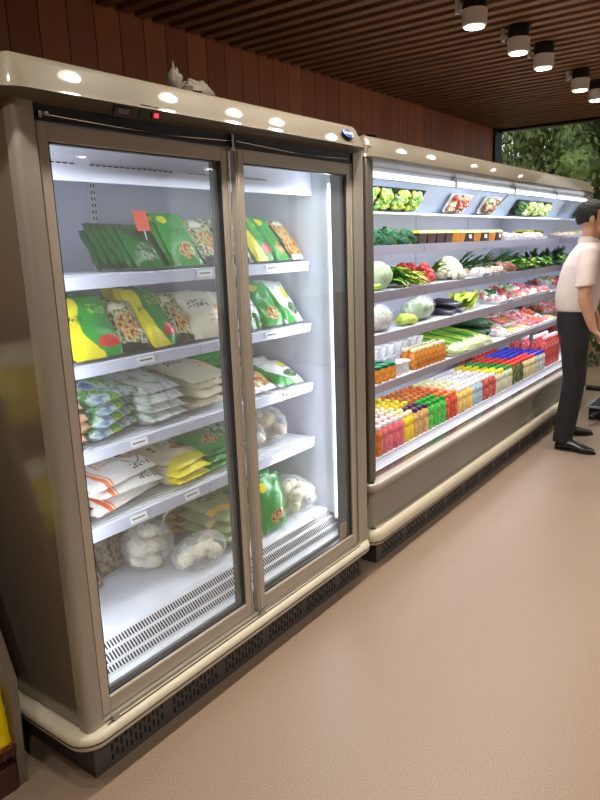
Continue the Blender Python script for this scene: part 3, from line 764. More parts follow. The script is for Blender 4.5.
# ---- bags of buns: clear bag + separate buns
bunm=mat('bun_dough',rgb(232,222,192),.6,0,.06,14,sub=.1)
bunb=mat('bun_brown',rgb(190,170,138),.6,0,.15,14)
bunw=mat('bun_white',rgb(228,222,206),.6,0,.06,14)
bagm=film('clear_bag',(.93,.94,.93,1),.22,.12,.8,22)
bun_mesh=[MB().blob((0,0,0),.036,8,12,amp=.12,fr=2,seed=i,sz=(1,1,.72)).mesh('bun',m) for i,m in enumerate((bunm,bunm,bunb,bunw))]
def bunbag(x,y,z,rx,ry,rz,n,mi,label,blabel,group,seed,neck=None):
    r_=random.Random(seed)
    def f(d,th,ph): return 1+.10*noise.noise(d*5+Vector((seed,0,0)))+.05*noise.noise(d*12)
    mb=MB(); mb.blob((0,0,rz*.9),1,20,28,func=f,sz=(rx,ry,rz))
    mb.v=[(a,b,max(c,.0015)) for a,b,c in mb.v]
    if neck:
        p=Vector(neck); mb.tube([p*.75,p*.95,p*1.08,p*1.35],[.03,.012,.012,.04],12,cap=False,flat=.5)
    o=mb.build('plastic_bag',bagm,loc=(x,y,z)); tag(o,label,'plastic bag')
    spots=[]; tries=0
    while len(spots)<n and tries<4000:
        tries+=1
        p=Vector((r_.uniform(-1,1),r_.uniform(-1,1),r_.uniform(-1,1)))
        if p.length>.98: continue
        q=Vector((p.x*(rx-.036),p.y*(ry-.036),rz*.9+p.z*(rz-.028)))
        q.z=max(q.z,.03)
        if all((q-s_).length>.056 for s_ in spots): spots.append(q)
    for q in spots:
        b=inst('steamed_bun',bun_mesh[mi+r_.randrange(2) if mi==0 else mi],(x+q.x,y+q.y,z+q.z),(r_.uniform(-.6,.6),r_.uniform(-.6,.6),r_.uniform(0,6)))
        tag(b,blabel,'bun',group)
bunbag(1.56,1.90,zd,.105,.095,.10,17,0,'clear knotted bag of pale buns, left of two on the bottom deck','pale bun in the left knotted bag on the bottom deck','buns in the left bag on the deck',5,neck=(.05,-.04,.18))
bunbag(1.68,1.745,zd,.13,.075,.066,14,0,'clear bag of large buns lying at the front of the bottom deck','pale bun in the front bag on the bottom deck','buns in the front bag on the deck',6,neck=(.10,.05,.09))
bunbag(2.29,1.78,zd,.108,.13,.088,20,0,'clear bag of buns at the right end of the bottom deck','pale bun in the bag at the right end of the deck','buns in the right bag on the deck',7)
bunbag(2.05,1.84,z4,.09,.12,.08,16,3,'clear bag of white buns, left one on the fourth shelf right bay','white bun in the left bag of the fourth shelf','buns in the left bag of the fourth shelf',8)
bunbag(2.23,1.86,z4,.085,.12,.085,16,2,'clear bag of brownish buns, right one on the fourth shelf','brownish bun in the right bag of the fourth shelf','buns in the right bag of the fourth shelf',9)

# crumpled bag on the canopy
mb=MB()
mb.blob((.05,0,.035),.06,10,14,amp=.35,fr=3,seed=4,sz=(1.2,.8,.7))
mb.blob((-.045,0,.055),.035,8,10,amp=.4,fr=4,seed=8,sz=(.8,.8,1.2))
mb.tube([(-.045,0,.08),(-.05,0,.10),(-.048,0,.12)],[.014,.006,.003],6)
o=mb.build('cloth_toy',mat('grey_cloth',rgb(84,76,64),.8,0,.15,25,bump=.4),loc=(1.66,1.64,1.955)); o.scale=(.95,.8,.95); tag(o,'small crumpled grey-beige cloth toy lying on top of the glass-door case','toy')

# ================================================================== GOODS IN THE OPEN CASE
# ---- bottles on the deck
def cm(name,c,rough=.3): return mat(name,c,rough)
capc={k:cm('cap_'+k,v) for k,v in dict(white=rgb(240,240,240),yellow=rgb(240,225,60),purple=rgb(70,44,80),orange=rgb(226,128,70),green=rgb(40,150,50),red=rgb(220,55,45),blue=rgb(40,50,190),brown=rgb(96,62,52),cream=rgb(240,236,190)).items()}
def sleeve(name,a,b,c=None,scale=60):
    t=NT(name); t.b.inputs['Roughness'].default_value=.25
    f=t.noise(scale,2)
    def mx(p,q): return tuple(u*.5+v*.5 for u,v in zip(p[:3],q[:3]))+(1,)
    st=[(.36,mx(a,b)),(.5,b)]+([(.64,mx(c,b))] if c else [])
    r=t.ramp(f,st); t.link(r,t.b.inputs['Base Color']); return t.m
W_=rgb(240,236,226)
slv=dict(
 orangebrown=sleeve('sleeve_orange_brown',rgb(150,90,50),rgb(226,130,70),rgb(200,170,110)),
 pink=sleeve('sleeve_pink',rgb(214,92,110),rgb(232,120,136),rgb(240,160,165)),
 yellow=sleeve('sleeve_yellow',rgb(246,214,40),rgb(250,226,70),rgb(240,190,60)),
 tan=sleeve('sleeve_tan_purple',rgb(90,60,90),rgb(226,186,120),rgb(236,206,150)),
 green=sleeve('sleeve_green',rgb(50,160,60),rgb(80,196,80),rgb(170,220,150)),
 red=sleeve('sleeve_red',rgb(190,50,44),rgb(216,76,60),rgb(240,170,140)),
 gold=sleeve('sleeve_gold',rgb(240,176,60),rgb(246,214,110),W_),
 blue=sleeve('sleeve_light_blue',rgb(110,170,210),rgb(180,210,228),W_),
 plum=sleeve('sleeve_red_plum',rgb(110,40,60),rgb(205,80,76),rgb(230,160,150)),
 lime=sleeve('sleeve_white_lime',rgb(150,180,70),rgb(226,228,200),W_),
 dgreen=sleeve('sleeve_dark_green',rgb(40,60,36),rgb(96,116,60),rgb(190,200,140)),
 cream=sleeve('sleeve_cream',rgb(236,200,110),rgb(246,232,180),W_),
 whitedark=sleeve('sleeve_white_dark',rgb(50,50,60),rgb(226,226,226),W_),
 juice=sleeve('sleeve_red_juice',rgb(170,36,36),rgb(200,60,56),rgb(236,190,190)),
)
def bottle_meshes():
    body=[(.0,0),(.024,0),(.0265,.004),(.0265,.075),(.022,.083),(.0265,.092),(.0265,.112),(.018,.128),(.014,.134),(.014,.138)]
    cap=[(.0165,.136),(.0172,.138),(.0172,.152),(.0155,.155),(0,.155)]
    return body,cap
bp,cp=bottle_meshes()
bm={k:MB().lathe(bp,seg=12).mesh('bottle_'+k,m) for k,m in slv.items()}
cmesh={k:MB().lathe(cp,seg=12).mesh('cap_'+k,m) for k,m in capc.items()}
blocks=[(2.85,'orangebrown','white','white','orange-brown drink bottle with white cap at the left end of the deck'),
 (3.10,'pink','white','white','pink drink bottle with white cap, left part of the deck'),
 (3.215,'yellow','cream','cream','yellow drink bottle with cream cap right of the pink ones'),
 (3.39,'tan','purple','yellow','tan and purple drink bottle between the yellow and green ones'),
 (3.62,'green','green','orange','green drink bottle in the left half of the deck'),
 (3.81,'red','orange','orange','red drink bottle right of the green ones'),
 (4.02,'gold','white','cream','golden-yellow drink bottle with white cap right of the red ones'),
 (4.205,'blue','white','white','light blue and white drink bottle in the middle of the deck'),
 (4.42,'plum','white','white','red and plum drink bottle right of the light blue ones'),
 (4.60,'lime','yellow','yellow','white and lime bottle with yellow cap in the middle of the deck'),
 (4.79,'lime','green','green','white and lime bottle with green cap'),
 (5.01,'dgreen','red','red','dark green bottle with red cap'),
 (5.30,'cream','red','blue','cream and yellow drink bottle towards the far end of the deck'),
 (5.56,'whitedark','blue','blue','white and dark drink bottle with blue cap near the standing man')]
x=2.665; bi=0
for xe,bk_,cf,cr,lab in blocks:
    while x<xe-.01:
        for r in range(6):
            y=1.632+r*.058
            if r<2: c_=cf
            else: c_=cr if not (cr=='purple' and r<4) else 'white'
            cword='front rows' if r<2 else 'rear rows'
            l2=lab if cf==cr else lab+(', in the front rows' if r<2 else ', %s cap, rear rows'%cr)
            o=inst('drink_bottle',bm[bk_],(x+rnd.uniform(-.003,.003),y+rnd.uniform(-.003,.003),.456),(0,0,rnd.uniform(0,6)))
            tag(o,l2,'bottle',l2.replace('bottle','bottles',1))
            inst('cap',cmesh[c_],(0,0,0),parent=o)
        x+=.058
jp=[(0,0),(.03,0),(.033,.006),(.033,.12),(.03,.14),(.033,.155),(.033,.175),(.016,.21),(.014,.225)]
jc=[(.017,.222),(.018,.226),(.018,.245),(.015,.25),(0,.25)]
jm=MB().lathe(jp,seg=14).mesh('juice',slv['juice']); jcm=MB().lathe(jc,seg=14).mesh('juicecap',cm('cap_pinkwhite',rgb(246,214,224)))
for i in range(16):
    xx=5.05+.085*(i%8); yy=2.02+.085*(i//8)
    if i%8>5: yy-=.22
    o=inst('juice_bottle',jm,(xx,yy,.456)); tag(o,'tall red juice bottle with pale cap, back of the deck by the man','bottle','tall red juice bottles near the man'); inst('cap',jcm,(0,0,0),parent=o)
for i in range(10):
    o=inst('juice_bottle',jm,(5.64+.075*(i%5),1.65+.08*(i//5),.456)); tag(o,'tall red juice bottle in the two front rows beside the man','bottle','tall red juice bottles at the front near the man'); inst('cap',jcm,(0,0,0),parent=o)
# ---- jars and tubs on the lowest shelf
zS=[q[0] for q in RS]
zz=zS[3]-.002
jarb=MB().lathe([(0,0),(.034,0),(.036,.005),(.036,.062),(.030,.072)],seg=14).mesh('jar',sleeve('jar_orange',rgb(80,110,40),rgb(226,140,50),rgb(236,190,90),50))
jarl=MB().lathe([(.033,.071),(.034,.073),(.034,.086),(0,.088)],seg=14).mesh('lid',cm('lid_green',rgb(20,110,80)))
for i in range(4):
    for r in range(2):
        o=inst('pickle_jar',jarb,(2.93+i*.076,1.735+r*.076,zz)); tag(o,'small orange pickle jar with green lid, left end of the lowest shelf','jar','green-lidded jars on the lowest shelf'); inst('lid',jarl,(0,0,0),parent=o)
tubb=MB().lathe([(0,0),(.034,0),(.042,.06),(.043,.064)],seg=16).mesh('tub',sleeve('tub_white',rgb(200,206,214),rgb(232,234,238),rgb(120,130,120),40))
tubl=MB().lathe([(.044,.063),(.0445,.069),(.038,.071),(0,.070)],seg=16).mesh('lid',film('tub_lid',(.92,.94,.98,1),.85,.15,.2,40))
for i in range(7):
    for r in range(4):
        if r==0 and i>1: continue
        for lv in range(2 if r else 1):
            o=inst('plastic_tub',tubb,((3.245+.09*i,1.75,zz) if r==0 else (3.16+i*.093+r*.07,1.80+.094*r,zz+lv*.072))); tag(o,'clear plastic tub with flat lid among the jars on the lowest shelf','tub','clear tubs on the lowest shelf'); inst('lid',tubl,(0,0,0),parent=o)
sb=MB().lathe([(0,0),(.024,0),(.026,.004),(.026,.075),(.015,.098),(.014,.104)],seg=12).mesh('sauce',sleeve('sauce_brown',rgb(120,66,20),rgb(190,116,44),rgb(226,176,90),40))
sc_=MB().lathe([(.016,.102),(.0165,.104),(.0165,.118),(0,.12)],seg=12).mesh('cap',capc['cream'])
for i in range(8):
    for r in range(2):
        o=inst('sauce_bottle',sb,(3.43+i*.054,1.73+r*.056,zz)); tag(o,'small brown bottle with cream cap between the jars and the green chives','bottle','brown bottles on the lowest shelf'); inst('cap',sc_,(0,0,0),parent=o)

# ---- vegetables
def fx(x,y,z): return x*y/1.76
vg={}
def vmat(k,c,var=.18,vs=18,bump=.3,rough=.55): vg[k]=mat('veg_'+k,c,rough,0,var,vs,bump=bump,bs=40); return vg[k]
vmat('pale',rgb(205,222,180),.12,12); vmat('leafg',rgb(120,170,60),.25,16); vmat('leafd',rgb(44,92,36),.3,20); vmat('leafy',rgb(186,206,84),.2,14); vmat('stem',rgb(222,232,190),.08,10)
vmat('brocc',rgb(44,92,56),.35,90,1.0,.8); vmat('caul',rgb(238,230,196),.08,60,.8,.7); vmat('cuke',rgb(26,66,32),.35,30,.3,.35); vmat('zuc',rgb(60,120,50),.3,20)
vmat('paleleaf',rgb(176,206,150),.15,14); vmat('leafyd',rgb(150,178,60),.2,14); vmat('red',rgb(205,70,62),.2,40); vmat('carrot',rgb(236,116,44),.15,25); vmat('eggp',rgb(38,28,44),.2,14,.1,.25); vmat('meat',rgb(168,44,44),.3,40); vmat('pinkm',rgb(206,104,104),.2,30)
vmat('mush',rgb(206,180,150),.15,25); vmat('brownv',rgb(130,84,60),.25,25); vmat('peach',rgb(244,206,180),.1,14); vmat('garlic',rgb(238,230,226),.06,14)
foam=mat('foam_tray_white',rgb(238,238,236),.6); foamb=mat('foam_tray_dark',rgb(40,38,42),.5); wrap=film('cling_film',(.95,.96,1,1),.06,.08,.6,25)
def cabbage(x,y,z,r,mk,label,sx=1,wrapped=False,seed=1):
    r_=random.Random(seed)
    mb=MB(); mb.blob((0,0,r*.92),r*.9,12,16,amp=.08,fr=2,seed=seed,sz=(sx,1,.95))
    for k in range(16):
        a=k*2.4; el=.15+.085*k
        # shell leaf hugging the head
        nx,ny=7,7; vs=[];fs=[]
        for j in range(ny):
            for i in range(nx):
                u=(i/(nx-1)-.5)*1.5; v=(j/(ny-1))*1.5
                th=PI*.97-v-el*.5; ph=a+u*(1-.3*v)
                rr=r*(.93+.012*(16-k)*.3+.05*abs(u)**2*v+(.02 if mk!='leafy' else .07)*math.sin(i*3+j*2+seed+k))
                vs.append((rr*math.sin(th)*math.cos(ph)*sx,rr*math.sin(th)*math.sin(ph),max(.002,r*.92+rr*math.cos(th)*.95)))
        for j in range(ny-1):
            for i in range(nx-1): fs.append((j*nx+i,j*nx+i+1,(j+1)*nx+i+1,(j+1)*nx+i))
        mb.mi=1 if k%3==0 else 0
        mb.add(vs,fs)
    if not wrapped:
        o=mb.build('cabbage',[vg[mk],vg['paleleaf'] if mk!='leafy' else vg['leafyd']],loc=(x,y,z),rot=(0,0,.15)); tag(o,label,'cabbage')
    else:
        o=thing('cabbage',label,'cabbage',(x,y,z),.1)
        mb.build('head',[vg[mk],vg['paleleaf']],o)
        def f(d,th,ph): return 1+.10*noise.noise(d*4)+.06*noise.noise(d*11)
        w=MB(); w.blob((0,0,r*.95),r*1.12,16,22,func=f,sz=(sx,1,.9)); w.v=[(a,b,max(c,.0015)) for a,b,c in w.v]
        w.build('plastic_wrap',bagm,o)
    return o
def bunch(name,x,y,z,L,w,n,dirv,mk,mk2,label,cat,seed=1,spread=.5,lw=.03,curl=.25,h=.05):
    r_=random.Random(seed); mb=MB(); d0=Vector(dirv).normalized()
    for k in range(n):
        off=Vector((r_.uniform(-w,w),r_.uniform(-w,w)*.4,.012+r_.uniform(0,h)))
        d=(d0+Vector((r_.uniform(-spread,spread),r_.uniform(-spread,spread)*.5,r_.uniform(0,spread)*.8))).normalized()
        b=off-d*L*.45; b.z=max(b.z,.012)
        mb.mi=1; mb.tube([b,b+d*L*.35],[.008,.005],6)
        mb.mi=0; mb.leaf(b+d*L*.25,d,L*r_.uniform(.6,.8),lw*r_.uniform(.7,1.2),curl=curl*r_.uniform(.5,1.3),n=6,wave=.25,seed=k,stem=.1)
    zmin=min(p[2] for p in mb.v); mb.v=[(a,b,max(c,.002)) for a,b,c in mb.v]
    o=mb.build(name,[vg[mk],vg[mk2]],loc=(x,y,z)); tag(o,label,cat); return o
def clump(name,x,y,z,n,r,spread,mk,label,cat,seed=1,stem=None,amp=.5,fr=5,sq=.8):
    r_=random.Random(seed); mb=MB()
    for k in range(n):
        a=k*2.4; q=math.sqrt(k/n)
        c=(math.cos(a)*q*spread[0],math.sin(a)*q*spread[1],spread[2]*(1-q*q)+r*.8)
        mb.blob(c,r*r_.uniform(.85,1.15),8,10,amp=amp,fr=fr,seed=k+seed,sz=(1,1,sq))
    if stem: mb.mi=1; mb.tube([(0,-.0,.02),(0,-spread[1]*.7,.015)],[.02,.014],8)
    mb.v=[(a,b,max(c,.001)) for a,b,c in mb.v]
    o=mb.build(name,[vg[mk],vg[stem or mk]],loc=(x,y,z)); tag(o,label,cat); return o
def tray(x,y,z,w,d,fill,label,yaw=0,dark=False,n=10,seed=1,tilt=0,shape='lump',name='food_tray',film_=True,rs=(.016,.028)):
    r_=random.Random(seed)
    t=thing(name,label,'food tray',(x,y,z),yaw); t.rotation_euler=(tilt,0,yaw)
    mb=MB()
    a,b=w/2,d/2
    vs=[(-a*.85,-b*.85,.001),(a*.85,-b*.85,.001),(a*.85,b*.85,.001),(-a*.85,b*.85,.001),(-a,-b,.024),(a,-b,.024),(a,b,.024),(-a,b,.024),(-a*.93,-b*.93,.024),(a*.93,-b*.93,.024),(a*.93,b*.93,.024),(-a*.93,b*.93,.024),(-a*.8,-b*.8,.006),(a*.8,-b*.8,.006),(a*.8,b*.8,.006),(-a*.8,b*.8,.006)]
    fs=[(3,2,1,0)]
    for q in range(3):
        for i in range(4):
            j=(i+1)%4; fs.append((q*4+i,q*4+j,q*4+4+j,q*4+4+i))
    fs.append((12,13,14,15)); mb.add(vs,fs); mb.build('tray',foamb if dark else foam,t,smooth=False)
    mb=MB(); fills=fill if isinstance(fill,(list,tuple)) else [fill]
    for k in range(n):
        mb.mi=r_.randrange(len(fills))
        px_,py_=r_.uniform(-a*.7,a*.7),r_.uniform(-b*.7,b*.7)
        if shape=='lump': mb.blob((px_,py_,.022+r_.uniform(0,.012)),r_.uniform(*rs),6,8,amp=.45,fr=3,seed=k)
        elif shape=='stick':
            yy=(k+.5)/n*2-1; mb.mi=k%len(fills); mb.tube([(yy*a*.78,-b*.75,.02),(yy*a*.78,0,.032),(yy*a*.78,b*.75,.02)],[a*.75/n,a*.95/n,a*.6/n],8)
        elif shape=='slice':
            yy=(k+.5)/n*2-1; mb.obox((0,yy*b*.75,.026),(w*.75,b*1.2/n,.03),(.6,0,r_.uniform(-.1,.1)))
        elif shape=='leaf':
            mb.leaf((px_,py_*.6-b*.3,.015),(r_.uniform(-.3,.3),1,.35),d*.6,.02,curl=.3,wave=.3,seed=k,n=5)
    mb.build('contents',[vg[q] for q in fills],t)
    if film_:
        mb=MB(); nx=7; vs=[];fs=[]
        for j in range(nx):
            for i in range(nx):
                u=i/(nx-1)*2-1; v=j/(nx-1)*2-1
                vs.append((u*a*.99,v*b*.99,.0245+.028*(1-abs(u)**3)*(1-abs(v)**3)+.003*noise.noise(Vector((u*3,v*3,seed)))))
        for j in range(nx-1):
            for i in range(nx-1): fs.append((j*nx+i,j*nx+i+1,(j+1)*nx+i+1,(j+1)*nx+i))
        mb.add(vs,fs); mb.build('cling_film',wrap,t)
    return t
zA,zB,zC_,zD=zS[0]+.001-.003,zS[1]-.002,zS[2]-.002,zS[3]-.002
# top shelf (S1): broccoli, boxes, breads
for i,(px_,py_,r_) in enumerate(((3.17,1.84,.040),(3.34,1.83,.040),(3.35,1.97,.044),(3.50,1.95,.044),(3.50,1.82,.034))):
    clump('broccoli',px_,py_,zA,13,r_*.62,(.062,.055,.05),'brocc','dark green broccoli head on the top shelf, %s'%['at the left end','second from the left in front','left one of the back pair','right one of the back pair','beside the brown boxes'][i],'broccoli',seed=i*7+1,stem='leafg',amp=.6,fr=7,sq=1)
crate=mat('crate_brown',rgb(66,40,34),.5,0,.1,20); crateo=mat('crate_amber',rgb(190,124,40),.5,0,.15,20); lidy=mat('box_lid_yellow',rgb(224,222,70),.35,0,.15,22); lab_=M['tagwhite']
def fbox(x,y,z,w,d,h,m,label):
    t=thing('produce_box',label,'produce box',(x,y,z),rnd.uniform(-.04,.04))
    a,b=w/2,d/2
    mb=MB().add([(-a*.85,-b*.85,0),(a*.85,-b*.85,0),(a*.85,b*.85,0),(-a*.85,b*.85,0),(-a,-b,h),(a,-b,h),(a,b,h),(-a,b,h)],[(3,2,1,0),(0,1,5,4),(1,2,6,5),(2,3,7,6),(3,0,4,7),(4,5,6,7)])
    mb.build('box',m,t,smooth=False)
    mb=MB(); mb.lathe([(0,0)],seg=3) if False else None
    mb.add([(-a*1.05,-b*1.05,h),(a*1.05,-b*1.05,h),(a*1.05,b*1.05,h),(-a*1.05,b*1.05,h),(-a*.9,-b*.9,h+.016),(a*.9,-b*.9,h+.016),(a*.9,b*.9,h+.016),(-a*.9,b*.9,h+.016)],[(3,2,1,0),(0,1,5,4),(1,2,6,5),(2,3,7,6),(3,0,4,7),(4,5,6,7)])
    mb.build('lid',lidy,t,smooth=False)
    if int(x*100)%3==0: MB().box(-.02,.02,-b*.97-.004,-b*.97-.002,h*.4,h*.8).build('sticker',lab_,t,smooth=False)
pos_=['first','second','third','fourth','fifth','sixth','seventh','eighth']
for i in range(4): fbox(3.64+i*.122,1.83,zA,.108,.11,.062,crate,'dark brown box with yellow lid, %s from the left beside the broccoli'%pos_[i])
for i in range(6): fbox(4.19+i*.135,1.83,zA,.122,.11,.062,crateo if i%2==0 else crate,'%s box with yellow lid, %s of the middle group on the top shelf'%('amber' if i%2==0 else 'dark brown',pos_[i]))
for i in range(4): fbox(3.80+i*.3,2.02,zA,.2,.12,.06,crate,'brown box in the back row of the top shelf, %s from the left'%pos_[i])
for i in range(6): tray(5.07+i*.175,1.86,zA,.16,.17,['mush','peach'] if i%2 else ['mush','garlic'],'wrapped tray of pale mushrooms, %s from the left on the top shelf'%pos_[i],n=12,seed=i+60)
for i in range(2): fbox(6.08+i*.115,2.02,zA,.11,.12,.065,crate,'brown box at the far end of the top shelf, %s'%['left one','right one'][i])
# second shelf (S2)
cabbage(3.24,1.86,zB,.088,'pale','pale round cabbage at the left end of the second shelf',seed=2,sx=1.1)
clump('bitter_melon',3.13,1.785,zB,2,.022,(.03,.03,.01),'leafy','yellow-green small gourds before the left-end cabbage','gourd',seed=3,amp=.15)
bunch('lettuce',3.46,1.92,zB,.26,.05,30,(.25,-1,.15),'leafg','stem','bunch of curly green lettuce beside the pale cabbage, second shelf','lettuce',seed=4,lw=.035,curl=.4,h=.10)
bunch('lettuce',3.56,1.88,zB,.26,.05,24,(.35,-1,.1),'leafy','stem','yellow-green lettuce bunch with stems forward, second shelf','lettuce',seed=5,lw=.032,curl=.3,h=.05)
for i,(px_,py_) in enumerate(((3.80,2.0),(3.95,2.02),(3.80,1.85))):
    clump('radish_bunch',px_,py_,zB,22,.02,(.065,.055,.09),'red','bunch of small red radishes on the second shelf, %s'%['back left','back right','nearest the front'][i],'radishes',seed=i+20,stem='leafg',amp=.15,sq=1)
bunch('lettuce',3.98,1.86,zB,.18,.025,12,(.1,-.6,.6),'leafg','stem','small green leafy bunch between the red radishes and the cauliflower','lettuce',seed=6,lw=.025,curl=.3,h=.05)
clump('cauliflower',4.24,1.89,zB,80,.021,(.125,.10,.115),'caul','large creamy white cauliflower on the second shelf','cauliflower',seed=9,stem='leafg',amp=.12,fr=3,sq=1)
for i in range(3): tray(4.55+i*.16,1.82,zB,.14,.16,['peach','garlic'],'tray of pale peach-coloured produce, %s right of the cauliflower'%pos_[i],n=9,seed=i+30)
for i in range(3):
    mb=MB(); mb.tube([(-.13,0,.028),(-.07,0,.031),(.07,.008,.031),(.13,.012,.028)],[.012,.026,.027,.012],12); o=mb.build('cucumber',vg['zuc'],loc=(4.72+i*.075,2.02,zB+.0),rot=(0,0,1.2)); tag(o,'green cucumber behind the peach-coloured trays, %s from the left'%pos_[i],'cucumber')
for i in range(2): clump('taro_pile',5.05+i*.15,1.84,zB,12,.028,(.06,.06,.035),'brownv','heap of brown roots on the second shelf, %s'%['left one','right one'][i],'root vegetables',seed=i+40,amp=.3)
gk=['leafg','zuc','leafy','leafd']
for i in range(8):
    bunch('greens_bunch',5.34+i*.115,1.85+.02*(i%2),zB,.22,.045,22,(.2,-1,.12),gk[i%3],'stem','%s bunch of leaf greens, %s from the left on the second shelf'%(['mid-green','dark green','yellow-green'][i%3],pos_[i]),'leaf greens',seed=i+50,lw=.03,h=.06)
for i in range(6):
    bunch('spring_onions',4.95+i*.22,2.10,zB,.3,.05,18,(.9,-.3,.1),'leafd' if i%2 else 'zuc','stem','dark green onion bunch at the back of the second shelf, %s from the left'%pos_[i],'spring onions',seed=i+70,lw=.012,curl=.1,h=.07)
# third shelf (S3)
cabbage(3.18,1.82,zC_,.073,'garlic','white vegetable in crumpled plastic at the left end of the third shelf',wrapped=True,seed=3,sx=1.5)
clump('guava_pile',3.47,1.80,zC_,7,.03,(.06,.04,.02),'leafy','pile of small yellow-green fruits between the wrapped vegetables','fruits',seed=5,amp=.12)
cabbage(3.75,1.86,zC_,.074,'pale','large round green cabbage wrapped in clear plastic, third shelf',wrapped=True,seed=4,sx=2.5)
for i in range(9):
    mb=MB(); mb.tube([(0,-.11,.02),(0,-.04,.026),(0,.05,.026),(0,.12,.018)],[.012,.022,.024,.01],10); o=mb.build('eggplant',vg['eggp'],loc=(4.00+.05*(i%6) if i<6 else 4.06+.06*(i-6),1.86+.01*(i%3),zC_+(.0 if i<6 else .044)),rot=(.05,0,.1)); tag(o,'dark purple eggplant right of the wrapped cabbage, %s'%(('%s from the left in the lower layer'%pos_[i]) if i<6 else ('%s of the upper layer'%pos_[i-6])),'eggplant')
bunch('cabbage',4.50,1.88,zC_,.40,.055,48,(-1,-.25,.06),'leafy','paleleaf','large yellow-green leafy cabbage lying in the middle of the third shelf','cabbage',seed=6,lw=.06,curl=.35,h=.085,spread=.28)
for i in range(8):
    tray(4.86+i*.155,1.81,zC_,.14,.17,[['pinkm','garlic'],['meat','garlic'],['brownv','pinkm'],['pinkm','peach']][i%4],'wrapped tray of %s pieces, %s from the left, third shelf'%(['pink and white','red and white','brown and pink','pale pink'][i%4],pos_[i]),n=12,seed=i+90)
for i in range(7):
    tray(5.0+i*.17,2.03,zC_+.02,.155,.17,[['meat','pinkm'],['stem','leafg'],['leafd','garlic']][i%3],'tray of %s produce, back row of the third shelf, %s from left'%(['red','pale green','dark and white'][i%3],pos_[i]),n=12,seed=i+110,tilt=.25)
# lowest shelf (S4): chives, cucumbers, trays
for i in range(6):
    r_=random.Random(i+200); mb=MB()
    for k in range(90):
        x0=r_.uniform(-.05,.05); zc=r_.uniform(.004,.085)*(1-abs(x0)*6); dx=r_.uniform(-.05,.05)
        L=r_.uniform(.36,.46); fo=r_.uniform(-.02,.06)
        mb.mi=0 if r_.random()<.6 else 2; mb.tube([(x0,-.17+fo,zc*.8+.004),(x0+dx*.3,-.05,zc+.008),(x0+dx,L*.35,zc+.01+r_.uniform(0,.03)),(x0+dx*1.6,L-.16,.01+zc*.6)],[.0033,.0042,.0048,.0012],5,cap=False)
        mb.mi=1; mb.tube([(x0-dx*.1,-.225+fo,zc*.6+.004),(x0,-.168+fo,zc*.8+.0045)],[.0036,.0036],5)
    o=mb.build('chive_bundle',[vg['leafg'],vg['stem'],vg['leafy'] if i%2 else vg['zuc']],loc=(3.95+i*.106,1.915,zD+.004)); tag(o,'long green chive bundle with pale stem ends forward, %s from the left'%pos_[i],'chives')
for i in range(5):
    mb=MB(); mb.tube([(0,-.17,.034),(0,-.14,.038),(.005,0,.041),(.0,.14,.038),(0,.18,.034)],[.012,.031,.038,.033,.010],14); o=mb.build('cucumber',vg['cuke'],loc=(4.72+(.088*i if i<3 else .04+.088*(i-3)),1.985,zD+(0 if i<3 else .068)),rot=(0,0,.12)); tag(o,'large dark green cucumber right of the chives, %s'%(['left one below','middle one below','right one below','upper left one','upper right one'][i]),'cucumber')
sets=[(['pinkm','garlic'],'lump','pink and white pieces'),(['carrot','leafg'],'stick','orange carrots and green stems'),(['leafg','leafy'],'leaf','green leaves'),(['carrot','carrot','peach'],'stick','orange carrot sticks'),(['meat','pinkm'],'slice','sliced red meat'),(['red','meat'],'slice','dark red slices'),(['carrot','red'],'lump','orange and red pieces')]
for i in range(9):
    f_,sh,w_=sets[i%7]
    tray(4.92+i*.147,1.785,zD,.138,.17,f_,'wrapped %s, front row of the lowest shelf, %s from left'%(w_,(pos_+['ninth'])[i]),shape=sh,n=9 if sh!='lump' else 12,seed=i+130,tilt=.10)
for i in range(7):
    f_,sh,w_=sets[(i*3+2)%7]
    tray(5.22+i*.15,1.97,zD+.03,.138,.17,f_,'wrapped %s, middle row of the lowest shelf, %s from left'%(w_,(pos_+['ninth'])[i]),shape=sh,n=9 if sh!='lump' else 12,seed=i+150,tilt=.28)
for i in range(8):
    f_,sh,w_=sets[(i*2+4)%7]
    tray(5.02+i*.155,2.17,zD+.075,.138,.17,f_,'tray of %s, back row of the lowest shelf, %s from left'%(w_,pos_[i]),shape=sh,n=9,seed=i+170,tilt=.3)
# trays modelled in place of the reflections in the tilted mirror
TA=math.atan2(.143,-.10); lean_=math.radians(180)-TA
def reflected_tray(x,w,fill,label,n,shape,dark,seed,lh=.125):
    t=tray(x,1.742,1.727,w,lh,fill,label,dark=dark,n=n,shape=shape,seed=seed,film_=False,rs=(.010,.018))
    t.rotation_euler=(math.radians(125),0,0)
    return t
for i in range(4): reflected_tray(2.90+.165*i+.02,.155,['leafy','leafy','paleleaf','leafg'],'modelled mirror reflection of yellow-green leaves under the canopy, %s from the left'%pos_[i],80,'lump',True,210+i)
reflected_tray(4.00,.30,['meat','brownv','mush','mush'],'modelled mirror reflection of brown and red meat under the canopy, left of two',80,'lump',False,220)
reflected_tray(4.52,.27,['brownv','mush','brownv','paleleaf'],'modelled mirror reflection of brown meat with greens under the canopy, right of two',80,'lump',False,221)
for i in range(4): reflected_tray(5.12+.20*i,.19,['leafy','paleleaf','leafy','stem'] if i else ['leafd'],'modelled mirror reflection of %s at the far end under the canopy, %s from left'%('light greens' if i else 'dark greens',pos_[i]),70,'lump',True,230+i)

